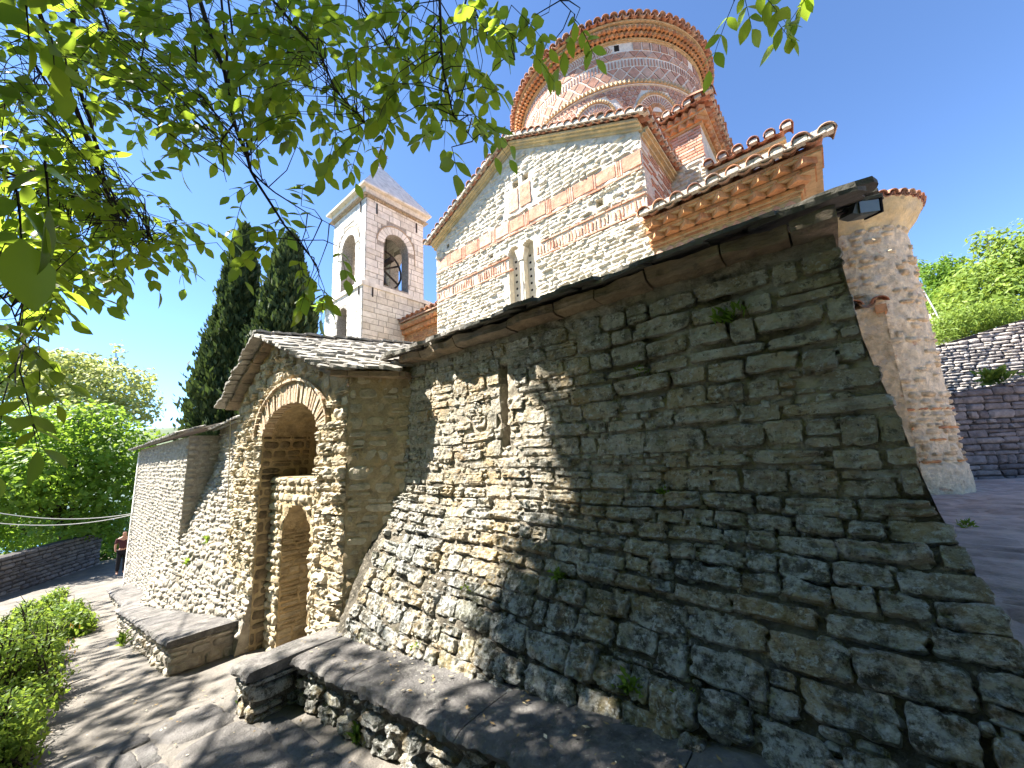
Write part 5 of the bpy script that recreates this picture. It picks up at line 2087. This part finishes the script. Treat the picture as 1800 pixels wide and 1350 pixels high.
tree('broadleaf_tree', 'tall leafy tree at the left picture edge beyond the wall', 'tree', PD(-120, 990, 24),
     [(PD(-60, 640, 24), 3.2, 3.2, 3.0), (PD(-150, 780, 24), 3.6, 3.6, 3.2), (PD(-20, 900, 26), 3.4, 3.4, 2.2), (PD(60, 935, 27), 2.6, 2.6, 1.3), (PD(20, 935, 29), 3.0, 3.0, 1.8), (PD(100, 940, 30), 2.6, 2.6, 1.4)], .3, 17000, .26, 'leaf2', 18, 'trees beyond the path', .65)
# shrubs along the path
def bushy(x0, x1, y0, y1, h0, h1, n, seed):
    r = random.Random(seed)
    out = []
    for _ in range(n):
        x, y = r.uniform(x0, x1), r.uniform(y0, y1)
        h = r.uniform(h0, h1) * (1 - .45 * max(0, (y - y0) / (y1 - y0)))
        k = .16 + .16 * r.random()
        out.append(((x, y, gr(x, y) + h), k * 1.3, k, k * .9))
        out.append(((x + r.gauss(0, .1), y, gr(x, y) + h * .5), k * 1.5, k * 1.1, h * .45))
    return out


for (lb, cl, n, sd, fl_) in (
        ('leafy green shrub with orange flowers beside the path', bushy(-12.5, -8.5, -.55, .38, .35, 1.05, 26, 1), 13000, 31, True),
        ('large dense green shrub nearest the camera at lower left', bushy(-8.6, -6.3, -.9, .12, .2, .75, 24, 2), 15000, 32, False),
        ('small pale green plants at the far edge of the path', bushy(-21, -13, -.2, .75, .2, .55, 22, 3), 8000, 33, False),
        ('tall weeds left of the path by the bin', bushy(-20, -11, -2.6, -.5, .4, 1.1, 26, 4), 9000, 34, False)):
    t = thing('shrub', lb, 'shrub', (cl[0][0][0], cl[0][0][1], G(cl[0][0][0], 0)), 'shrubs along the path')
    r = random.Random(sd)
    b = MB()
    for c, rx, ry_, rz in cl:
        for _ in range(10):
            e = Vector(c) + Vector((r.gauss(0, rx * .5), r.gauss(0, ry_ * .5), abs(r.gauss(0, rz * .6))))
            b.tube([Vector((c[0] + r.gauss(0, .1), c[1] + r.gauss(0, .08), gr(c[0], c[1]) - .1)), (Vector(c) + e) / 2, e], [.012, .009, .004], 4)
    b.build('stems', M['bark'], t)
    b = MB()
    leaves(b, cl, n, .062 if sd < 33 else .10, r, .5, .15)
    b.build('foliage', M['shrub'], t)
    if fl_:
        for k in range(9):
            p = Vector((-9.9 + r.uniform(-.8, .8), .42 + r.uniform(-.12, .1), -2.75 + r.uniform(-.15, .35)))
            b = MB()
            for j in range(6):
                a = j * pi / 3
                d = Vector((cos(a), -.4, sin(a))) * .04
                s_ = Vector((-sin(a), 0, cos(a))) * .018
                b.add([p, p + d * .6 + s_, p + d, p + d * .6 - s_], [(0, 1, 2, 3)], .2)
            b.build('flower', M['flower'], t)
# garden trees on the right
tree('garden_tree', 'bright yellow green garden tree at the right edge above the terrace wall', 'tree', (9.3, 30, 3.2),
     [(PY(1770, 470, 30), 1.7, 1.7, 1.3), (PY(1735, 425, 30), .8, .8, .7), (PY(1720, 500, 29), 1.6, 1.6, 1.0), (PY(1790, 520, 28), 1.6, 1.6, 1.2), (PY(1690, 540, 28), 1.4, 1.4, 1.0), (PY(1745, 560, 27), 1.6, 1.4, .9), (PY(1850, 450, 30), 2.2, 2.2, 2.0)],
     .16, 11000, .24, 'rleaf', 41, 'garden trees', .5, .3)
tree('garden_tree', 'darker feathery tree between the apse and the garden tree', 'tree', (6.2, 33, 3.4),
     [(PY(1650, 480, 33), 1.0, 1.0, .8), (PY(1685, 490, 33), 1.2, 1.2, .8), (PY(1635, 520, 33), 1.0, 1.0, .9), (PY(1620, 470, 33), .4, .4, .5), (PY(1665, 460, 33), .3, .3, .5), (PY(1690, 458, 33), .3, .3, .4), (PY(1660, 530, 32), 1.4, 1.2, .8)],
     .14, 6500, .22, 'leaf2', 42, 'garden trees', .4)
tree('garden_tree', 'drooping light green bush hanging over the terrace wall', 'bush', (5.6, 22.5, 3.0),
     [(PY(1670, 575, 22), .9, .8, .55), (PY(1700, 560, 22.5), 1.0, .8, .6), (PY(1655, 592, 21.5), .45, .5, .35), (PY(1740, 560, 23), 1.1, .9, .6)],
     .06, 5200, .15, 'rleaf', 43, 'garden trees', .35, .6)
hut = thing('garden_hut', 'small grey roofed hut beyond the terrace wall beside the apse', 'hut', (5.6, 30, 3))
b = MB()
c = PY(1650, 580, 30)
b.box((c.x - 1.4, 30, 2.5), (c.x + .8, 32, c.z + .2))
b.build('wall', M['greyplaster'], hut)
b = MB()
b.prism([(c.x - 1.7, 29.6, c.z + .05), (c.x + 1.1, 29.6, c.z + .15), (c.x + 1.3, 31.2, c.z + 1.2), (c.x - 1.2, 31.2, c.z + 1.1)], (0, 0, .08))
b.build('roof', M['slate'], hut)
pole = MB()
p0 = PY(1643, 545, 26)
pole.tube([(p0.x + .35, 26, p0.z - 2.5), p0, PY(1622, 508, 26)], [.035, .03, .025], 6)
pole.build('pole', M['cable'], label='thin pale pole leaning in front of the feathery tree', cat='pole')


lit = MB()
r_l = random.Random(88)
for _ in range(520):
    x, y = r_l.uniform(-12, .4), r_l.uniform(-.3, 1.55)
    if r_l.random() < .25:
        x = r_l.uniform(-4.4, .3)
        y = r_l.uniform(1.66, 2.1)
        z = bt(x) + .022
    else:
        z = gr(x, y) + .022
    s_ = .008 + .015 * r_l.random()
    a = r_l.random() * 6.28
    d = Vector((cos(a), sin(a), .2 * r_l.random())) * s_
    e_ = Vector((-sin(a), cos(a), .3 * r_l.random())) * s_ * .45
    p = Vector((x, y, z))
    lit.add([p - d, p + e_, p + d, p - e_], [(0, 1, 2, 3)], r_l.random())
M['litter'] = mat('dry_leaf', [(.32, .22, .10), (.42, .36, .22), (.20, .14, .07), (.5, .46, .36)], 30, .3, 0)
lit.build('leaf_litter', M['litter'], kind='stuff', label='small dry fallen leaves and grit on path and bench', cat='leaf litter')

# plants growing on walls and ground
def tuft(label, p, n, ln, seed, up=(0, -.4, 1), lm='shrub'):
    r = random.Random(seed)
    b = MB()
    p = Vector(p)
    for _ in range(n):
        d = (Vector(up) + Vector((r.gauss(0, .6), r.gauss(0, .4), r.gauss(0, .35)))).normalized()
        l = ln * (.5 + .7 * r.random())
        s = d.cross(Vector((r.gauss(0, 1), r.gauss(0, 1), r.gauss(0, 1)))).normalized() * l * .14
        q = p + Vector((r.gauss(0, ln * .35), r.gauss(0, ln * .1), r.gauss(0, ln * .25)))
        b.add([q, q + d * l * .5 + s, q + d * l - Vector((0, 0, .2 * l)), q + d * l * .5 - s], [(0, 1, 2, 3)], r.random())
    b.build('wall_plant', M[lm], label=label, cat='plant', group='small plants in the stonework')


def onwall(x, y):
    d = ray(x, y)
    Y = 2.6
    for _ in range(12):
        p = d * (Y / d.y)
        Y = yw(p.x, p.z)
    return d * (Y / d.y)


tuft('fern tuft high on the shaded wall below the eave', onwall(1280, 560), 70, .10, 1)
tuft('grass tuft in the middle of the shaded wall', onwall(985, 1018), 50, .08, 2)
tuft('small weed on the sunlit foot of the wall', onwall(825, 1042), 40, .07, 3)
tuft('weed in the lit wall corner above the bench', onwall(735, 1140), 40, .06, 4)
tuft('small fern at the foot of the dark wall', onwall(1110, 1215), 60, .08, 5)
tuft('green weed at the bottom right of the dark wall', onwall(1205, 1235), 50, .07, 6)
tuft('tiny weed on the bright stone course near the middle', onwall(1125, 655), 30, .06, 7)
tuft('fern in the dark stones at right centre', onwall(1165, 870), 40, .06, 8)
for k, (x, y) in enumerate(((330, 990), (365, 952), (415, 900), (245, 1060), (310, 1085))):
    d = ray(x, y)
    Y = 2.3
    for _ in range(12):
        p = d * (Y / d.y)
        Y = yl(p.x, p.z)
    tuft(('bright green weed low on the sunlit sloping wall', 'weed in the middle of the sunlit sloping wall', 'weed high on the sunlit sloping wall beside the gateway', 'weed behind the far end of the sunlit bench', 'weed behind the sunlit bench')[k], d * (Y / d.y), 40, .13, 20 + k)
tuft('grass tuft at the near bench corner', PZ(440, 1240, -2.2) + Vector((0, -.05, 0)), 60, .10, 30, (0, 0, 1))
tuft('weeds under the near bench front', PZ(625, 1300, -2.0), 70, .10, 31, (0, 0, 1))
tuft('yellow weeds along the foot of the sunlit bench', PZ(215, 1130, -3.0), 90, .16, 32, (0, 0, 1))
tuft('plant on the ledge of the dark retaining wall', (2.65, ry(2.65) + .5, rtop(2.65) + .12), 120, .28, 33, (0, -.3, 1), 'rleaf')
tuft('yellow flowering plant on the terrace ledge at the right edge', (3.5, ry(3.5) + .5, rtop(3.5) + .15), 120, .3, 34, (0, -.3, 1), 'rleaf')
tuft('small weed on the courtyard paving', PZ(1700, 925, -.93), 40, .08, 35, (0, 0, 1))
tuft('little bush growing on the ledge of the bell tower', (TX - TW - .05, TY - .1, ZL - .05), 140, .3, 36, (0, -.2, .3), 'leaf2')

# ================================================================== LEFT EDGE: LOW WALL, BIN, CABLES, PERSON
lw = thing('garden_wall', 'low dark stone wall beyond the path at far left', 'wall', (-27, -.5, -4.5))
b = MB()
A, B_ = Vector((-29.0, 1.9, 0)), Vector((-22.5, -2.2, 0))
ld = (B_ - A)
ln_ = Vector((ld.y, -ld.x, 0)).normalized()
if ln_.x < 0:
    ln_ = -ln_
lsf = lambda u, v: (A + ld.normalized() * u + Vector((0, 0, v)), ln_)
b.grid(lambda u, v: lsf(u, v)[0] - ln_ * .02, 0, ld.length, -5.2, -3.05, 10, 6)
b.grid(lambda u, v: lsf(u, -3.05)[0] - ln_ * v, 0, ld.length, 0, .5, 10, 2)
b.build('core', M['retmortar'], lw)
pc = []
for (a, c, d, e) in courses(0, ld.length, -5.0, -3.02, lambda v, r: .12 + .08 * r.random(), lambda v, r: .25 + .4 * r.random(), rr_, gap=.01):
    pc.append(((c - a) * (e - d), stone(lsf, a, c, d, e, .04, rr_.random() * 900, 5, 4, .5, 3.6, -.01, 5, .12)))
emit(pc, 'stone', M['retain'], lw, 'rubble', 300)  # stone darkened in colour for the shade on the low wall
bn = thing('waste_bin', 'blue plastic waste bin at the left edge before the low wall', 'bin', PD(2, 1028, 16))
c = PD(2, 1005, 16)
b = MB()
vs = [c + Vector((i * .32 * (.85 if k < 0 else 1), j * .32 * (.85 if k < 0 else 1), k * .45)) for k in (-1, 1) for i, j in ((-1, -1), (1, -1), (1, 1), (-1, 1))]
b.add(vs, [(0, 1, 5, 4), (1, 2, 6, 5), (2, 3, 7, 6), (3, 0, 4, 7), (0, 3, 2, 1)])
b.build('body', M['bin'], bn)
b = MB()
b.box(c + Vector((-.36, -.36, .45)), c + Vector((.36, .36, .52)))
b.box(c + Vector((.34, -.3, .38)), c + Vector((.40, .3, .45)))
b.build('lid', M['bin'], bn)
for k in (-1, 1):
    b = MB()
    b.tube([c + Vector((.3, k * .26 - .03, -.42)), c + Vector((.3, k * .26 + .03, -.42))], .09, 12)
    b.build('wheel', M['cloth'], bn)
for k, (pa, pb) in enumerate((((232, 903), (-60, 890)), ((232, 905), (-60, 912)))):
    a, e = PD(*pa, 14.3), PD(*pb, 12)
    b = MB()
    b.tube([a.lerp(e, i / 14) + Vector((0, 0, -.28 * (1 - (2 * i / 14 - 1) ** 2))) for i in range(15)], .016, 5)
    b.build('overhead_cable', M['cable'], label=('upper pale cable strung from the house corner', 'lower pale cable strung from the house corner')[k], cat='cable', group='cables at the house corner')
per = thing('person', 'person in dark trousers and maroon top half hidden behind house corner', 'person', PY(208, 1008, 2.15))
base = PY(211, 1009, 2.15)
H = 1.68


def skinned(name, verts, edges, radii, mt, parent, root=0):
    me = bpy.data.meshes.new(name)
    me.from_pydata([tuple(base + Vector(v)) for v in verts], edges, [])
    o = link(name, me, parent)
    me.materials.append(M[mt])
    o.modifiers.new('skin', 'SKIN')
    for i, r in enumerate(radii):
        me.skin_vertices[0].data[i].radius = (r, r)
        me.skin_vertices[0].data[i].use_root = (i == root)
    s = o.modifiers.new('sub', 'SUBSURF')
    s.levels = s.render_levels = 1
    return o


skinned('body', [(0, 0, .92), (0, 0, 1.15), (0, 0, 1.38), (0, 0, 1.47), (.02, 0, 1.56), (.03, 0, 1.64),
                 (0, -.19, 1.36), (.03, -.24, 1.1), (.14, -.22, .9), (0, .19, 1.36), (.03, .24, 1.1), (.14, .22, .9),
                 (0, -.09, .88), (.03, -.1, .48), (0, -.1, .06), (.12, -.1, .03), (0, .09, .88), (-.03, .1, .48), (-.05, .1, .06), (.07, .1, .03)],
        [(0, 1), (1, 2), (2, 3), (3, 4), (4, 5), (2, 6), (6, 7), (7, 8), (2, 9), (9, 10), (10, 11), (0, 12), (12, 13), (13, 14), (14, 15), (0, 16), (16, 17), (17, 18), (18, 19)],
        [.12, .11, .12, .05, .085, .06, .05, .038, .03, .05, .038, .03, .075, .052, .035, .03, .075, .052, .035, .03], 'skin', per)
skinned('top', [(0, 0, .93), (0, 0, 1.15), (0, 0, 1.38), (0, -.2, 1.36), (.02, -.23, 1.18), (0, .2, 1.36), (.02, .23, 1.18)], [(0, 1), (1, 2), (2, 3), (3, 4), (2, 5), (5, 6)], [.145, .14, .14, .068, .055, .068, .055], 'shirt', per)
skinned('trousers', [(0, 0, .93), (0, -.09, .86), (.03, -.1, .48), (0, -.1, .09), (0, .09, .86), (-.03, .1, .48), (-.05, .1, .09)], [(0, 1), (1, 2), (2, 3), (0, 4), (4, 5), (5, 6)], [.15, .1, .075, .06, .1, .075, .06], 'cloth', per)
skinned('hair', [(-.02, 0, 1.58), (-.01, 0, 1.66)], [(0, 1)], [.085, .085], 'hair', per)

# ================================================================== OVERHANGING WALNUT TREE
rn = random.Random(2024)
wal = thing('walnut_tree', 'large walnut tree whose leafy branches hang over the top left', 'tree', (-4.2, -2.6, -2.2))
br = MB()


def leaflet_mesh(k):
    r = random.Random(k)
    b = MB()
    w_ = .24 + .05 * r.random()
    prof = [(0, .02), (.15, .55), (.4, 1.0), (.65, .85), (.85, .42), (1, .0)]
    bend = .10 + .16 * r.random()
    vs, fs = [], []
    for (t_, ww) in prof:
        z = -bend * t_ * t_
        c_ = .10 + .08 * r.random()
        vs += [Vector((-ww * w_, t_, z + c_ * ww * w_ * 1.0)), Vector((0, t_, z - .01)), Vector((ww * w_, t_, z + c_ * ww * w_))]
    for j in range(len(prof) - 1):
        a = j * 3
        fs += [(a, a + 1, a + 4, a + 3), (a + 1, a + 2, a + 5, a + 4)]
    b.add(vs, fs, 0)
    return b


LEAF = [leaflet_mesh(k) for k in range(6)]
LEAFM = [l.mesh('leaf', M['leaf'], True) for l in LEAF]
placed = []                                   # (score, matrix, mesh index)


def compound(p, d, ln, rnd, npair=3, scale=1.0, upv=None):
    """a pinnate leaf that starts at p and points along d"""
    d = Vector(d).normalized()
    up = upv or Vector((0, 0, 1))
    side = d.cross(up)
    if side.length < .05:
        side = Vector((1, 0, 0))
    side.normalize()
    pts = [p + d * ln * t + Vector((0, 0, -.25 * ln * t * t)) for t in (0, .33, .66, 1)]
    br.tube(pts, [.0022, .002, .0016, .001], 3, cap=False)
    for j in range(npair + 1):
        t_ = .25 + .75 * j / npair
        q = p + d * ln * t_ + Vector((0, 0, -.25 * ln * t_ * t_))
        for sg in ((-1, 1) if j < npair else (0,)):
            y = (d * (.55 if sg else 1) + side * sg * .9 + Vector((0, 0, -.35)) + Vector((rnd.gauss(0, .22), rnd.gauss(0, .22), rnd.gauss(0, .25)))).normalized()
            s = scale * (.075 + .035 * rnd.random()) * (.75 + .35 * t_)
            n_ = (up + Vector((rnd.gauss(0, .45), rnd.gauss(0, .45), 0))).normalized()
            x_ = y.cross(n_).normalized()
            z_ = x_.cross(y)
            k = rnd.randrange(6)
            dep = max(.2, q.dot(cf))
            placed.append((s / dep, frame(x_ * s, y * s, z_ * s, q), k))


# limbs in view: pixel, depth
LIMBS = [
    ([(128, -120, 3.4), (130, 0, 3.1), (128, 100, 2.9), (150, 190, 2.8), (175, 270, 2.7), (188, 340, 2.6)], .022),
    ([(330, -120, 3.2), (350, 0, 2.9), (395, 130, 2.7), (410, 212, 2.6), (440, 300, 2.5), (500, 395, 2.35), (545, 450, 2.25)], .018),
    ([(410, 212, 2.6), (388, 250, 2.6), (398, 320, 2.55)], .007),
    ([(255, -100, 3.3), (265, 0, 3.1), (248, 110, 3.0), (268, 150, 2.95)], .010),
    ([(455, -100, 3.0), (480, 0, 2.7), (560, 92, 2.5), (590, 160, 2.4), (640, 215, 2.35)], .011),
    ([(180, 20, 3.2), (215, 120, 3.0), (262, 175, 2.9), (330, 228, 2.8), (385, 250, 2.75)], .010),
    ([(750, -100, 2.3), (772, 0, 2.1), (780, 125, 2.0), (797, 205, 1.9), (832, 245, 1.85)], .009),
    ([(800, -80, 2.3), (832, 12, 2.1), (858, 72, 2.05), (905, 105, 2.0)], .007),
    ([(320, -80, 3.1), (345, 110, 2.85), (350, 165, 2.8), (385, 205, 2.75)], .009),
    ([(600, -80, 2.8), (640, 20, 2.5), (690, 95, 2.4), (740, 120, 2.3)], .009),
    ([(20, -60, 3.2), (60, 110, 2.9), (110, 190, 2.8), (130, 250, 2.7)], .011),
    ([(-40, 280, 2.4), (60, 320, 2.5), (150, 350, 2.5), (230, 400, 2.45), (270, 425, 2.4)], .010),
    ([(188, 340, 2.6), (215, 380, 2.5), (235, 430, 2.45)], .009),
    ([(440, 300, 2.5), (485, 340, 2.4), (540, 375, 2.35), (590, 400, 2.3)], .006),
    ([(170, 280, 2.7), (130, 275, 2.7), (60, 300, 2.7)], .007),
    ([(960, -90, 2.2), (985, 0, 2.0), (1010, 25, 2.0)], .005),
    ([(1290, -110, 1.9), (1305, -40, 1.75), (1318, -5, 1.7)], .004),
    ([(1440, -90, 1.9), (1445, -30, 1.8)], .004),
    ([(-40, 480, 2.0), (20, 540, 2.0), (45, 610, 2.0)], .006),
]
limb_pts = []
for pts, r_ in LIMBS:
    P3 = [PD(x, y, d) for x, y, d in pts]
    # extra wobble so that the wood is not straight
    Q = []
    for i in range(len(P3) - 1):
        for k in range(4):
            t_ = k / 4
            p = P3[i].lerp(P3[i + 1], t_)
            w_ = .012
            Q.append(p + Vector((nz(p.x * 5, p.y * 5, 1), nz(p.x * 5, p.z * 5, 2), nz(p.y * 5, p.z * 5, 3))) * w_)
    Q.append(P3[-1])
    br.tube(Q, [r_ * (1 - .75 * i / (len(Q) - 1)) for i in range(len(Q))], 6)
    limb_pts += Q
# foliage masses: centre px, radii px, depth range, number of compound leaves
MASS = [
    (60, 60, 130, 110, 1.5, 3.0, 60), (250, 50, 160, 80, 2.2, 3.4, 62), (450, 40, 170, 60, 2.2, 3.4, 62), (640, 40, 130, 60, 2.0, 3.0, 44),
    (820, 35, 120, 50, 1.8, 2.6, 26), (760, 110, 90, 60, 1.8, 2.4, 20), (800, 160, 60, 60, 1.7, 2.1, 11), (815, 240, 45, 40, 1.6, 1.9, 5), (950, 60, 40, 50, 1.7, 2.1, 4), (1040, 25, 40, 22, 1.8, 2.1, 3),
    (190, 150, 150, 70, 2.2, 3.4, 46), (330, 190, 110, 55, 2.2, 3.2, 30), (470, 120, 130, 70, 2.1, 3.2, 34), (560, 190, 100, 60, 2.0, 2.8, 26), (640, 200, 50, 45, 1.9, 2.6, 8), (380, 230, 70, 35, 2.3, 3.0, 8), (470, 235, 80, 35, 2.2, 2.8, 10),
    (60, 200, 90, 90, 1.8, 3.2, 32), (100, 320, 130, 70, 2.0, 3.2, 70), (210, 400, 130, 60, 2.1, 3.0, 58), (320, 425, 80, 45, 2.2, 2.8, 12), (70, 430, 100, 80, 1.8, 2.8, 52), (160, 330, 120, 60, 2.1, 3.0, 28), (60, 520, 80, 40, 1.7, 2.4, 10),
    (510, 395, 55, 40, 2.1, 2.4, 7), (560, 450, 50, 35, 2.0, 2.3, 7), (565, 495, 40, 25, 1.9, 2.2, 4), (460, 330, 40, 40, 2.2, 2.6, 4),
    (15, 640, 45, 80, 1.2, 1.6, 9), (40, 570, 50, 50, 1.5, 2.0, 6),
    (1310, -14, 40, 18, 1.7, 1.9, 5), (1430, -30, 25, 12, 1.7, 1.9, 3),
]
for cx, cy, rx, ry_, d0, d1, n in MASS:
    for _ in range(int(n * (.8 if cx < 520 and cy < 480 else .82))):
        a, k = rn.random() * 2 * pi, sqrt(rn.random())
        p = PD(cx + cos(a) * rx * k, cy + sin(a) * ry_ * k, d0 + (d1 - d0) * rn.random())
        near = min(rn.sample(limb_pts, 60), key=lambda q: (q - p).length_squared)
        if (near - p).length > .38:
            near = min(limb_pts, key=lambda q: (q - p).length_squared)
        dv = p - near
        if dv.length > .04:
            mid = near.lerp(p, .5) + Vector((0, 0, .06 * dv.length)) + Vector((rn.gauss(0, .02), rn.gauss(0, .02), rn.gauss(0, .02)))
            br.tube([near, mid, p], [.0036, .0028, .0018], 4, cap=False)
        d = (dv.normalized() * .7 if dv.length > .01 else Vector()) + Vector((rn.gauss(0, .5), rn.gauss(0, .5), -.45 + rn.gauss(0, .3)))
        compound(p, d, .16 + .10 * rn.random(), rn, rn.choice((2, 3, 3)), 1.0)
# a few very near leaves at the left edge
for (x, y, dep, s) in ((70, 330, .62, 1.0), (20, 385, .6, 1.0), (85, 95, .95, 1.0), (110, 130, 1.0, 1.0), (40, 40, .9, .9)):
    compound(PD(x, y, dep) + Vector((0, 0, .05)), Vector((rn.gauss(0, .3), .2, -1)), .06, rn, 1, s)
# crown above and left of the frame: it shades the wall, the bench and the path
cn = random.Random(99)


def shade(cx, cy, cz, spread, n, h0, h1, inside=False):
    """compound leaves round the points that lie towards the sun from a shaded spot"""
    for _ in range(n):
        T = Vector((cx + cn.uniform(-1, 1) * spread[0], cy + cn.uniform(-1, 1) * spread[1], cz + cn.uniform(-1, 1) * spread[2]))
        hgt = h0 + (h1 - h0) * cn.random()
        p = T + SUN * ((hgt - T.z) / SUN.z)
        dz = p.dot(cf)
        if dz > .3 and not inside and -60 < 900 + F * p.dot(cr) / dz < 1860 and 675 - F * p.dot(cu) / dz > -60:
            continue                          # no leaves in front of the church
        compound(p, Vector((cn.gauss(0, 1), cn.gauss(0, 1), -.3)), .22, cn, 3, 1.5)


shade(-.6, 2.4, -.55, (1.35, .25, 1.35), 820, 5.4, 7.5)       # right half of the wall
shade(-.45, 2.6, .55, (1.25, .08, .5), 420, 5.2, 7.5)
shade(-1.4, 1.0, -1.75, (2.6, 1.0, .15), 420, 5.0, 9)
shade(2.2, 5.0, -.9, (2.0, 2.6, .1), 300, 4.4, 7)
shade(.5, -1.5, -1.6, (4.5, 2.0, .1), 420, 4.6, 8)        # near bench, upper path; leaves behind the camera added to cut skylight
shade(-6.2, .6, -2.6, (1.8, .9, .15), 240, 5.5, 9.0, True)            # dapple on the lower path
shade(-9.5, .8, -3.0, (2.4, .6, .15), 130, 5.5, 9.0, True)
shade(-15, .8, -3.6, (3.5, .9, .15), 120, 5.5, 9.0, True)
rear = MB()
leaves(rear, [((-3.2, -3.4, 4.2), 2.6, 2.4, 1.8), ((.2, -3.2, 4.0), 2.6, 2.4, 1.8), ((3.4, -3.0, 3.8), 2.4, 2.4, 1.8), ((-1.5, -5.5, 2.6), 3.5, 1.6, 2.6), ((2.8, -5.2, 2.4), 3.0, 1.6, 2.6), ((-2.0, -1.6, 6.2), 2.4, 1.2, 1.0), ((1.5, -.6, 5.6), 2.2, 1.4, .9), ((4.4, 1.0, 4.8), 1.6, 2.0, 1.2), ((6.0, -2.0, 2.0), 2.5, 3.0, 3.2), ((-4.5, -5.5, 1.0), 3.0, 1.5, 2.6), ((1.0, -7.0, .5), 5.0, 1.5, 2.6), ((-8.0, -6.0, 1.0), 3.5, 2.0, 3.0), ((-12.5, -6.5, 0), 3.5, 2.0, 3.0), ((-5.5, -4.2, 3.0), 2.0, 1.4, 2.6)], 46000, .34, cn, .6, .1)
rear.build('added_shade_leaves', M['leaf'], wal, kind='stuff')  # unseen leaf masses added behind the camera to cut skylight on the wall
hubs = [Vector((.2, -3.2, 4.0)), Vector((3.4, -3.0, 3.8)), Vector((-4.2, -1.2, 5.2)), Vector((-5.4, .2, 6.4)), Vector((-6.5, -1.2, 5.8)), Vector((-9.5, -1.0, 6.0)), Vector((-3.4, .2, 5.6)), Vector((-13, -1.0, 5.0)), Vector((-18, -1.2, 4.8))]
trunk = MB()
T0 = Vector((-4.6, -2.7, -2.4))
fork = Vector((-4.9, -2.5, 2.2))
trunk.tube([T0, Vector((-4.65, -2.6, 0)), fork], [.30, .25, .22], 14)
trunk.build('trunk', M['bark'], wal, True)
for h in hubs:
    m_ = fork.lerp(h, .5) + Vector((0, 0, .5))
    br.tube([fork, fork.lerp(m_, .5) + Vector((.1, 0, .2)), m_, h], [.06, .04, .02, .008], 8)
hub_ends = hubs
for pts, r_ in LIMBS:                          # tie the limbs in view to the crown
    p = PD(*pts[0])
    h = min(hubs, key=lambda q: (q - p).length_squared)
    br.tube([h, h.lerp(p, .5) + Vector((0, 0, .15)), p], [.02, r_ * 1.2, r_], 6)
br.build('branches', M['twig'], wal, True)
vis = []
for s, mt_, k in placed:
    p = mt_.translation
    z = p.dot(cf)
    inf = False
    if z > .1:
        x, y = 900 + F * p.dot(cr) / z, 675 - F * p.dot(cu) / z
        inf = 0 < x < 1800 and 0 < y < 1350
    vis.append((s if inf else 0, mt_, k))
vis.sort(key=lambda q: -q[0])
for s, mt_, k in vis[:300]:
    link('leaf', LEAFM[k], wal, mt_)
cb = MB()
for s, mt_, k in vis[300:]:
    L_ = LEAF[k]
    cb.add([mt_ @ v for v in L_.v], L_.f, rn.random())
cb.build('crown', M['leaf'], wal, True, kind='stuff')
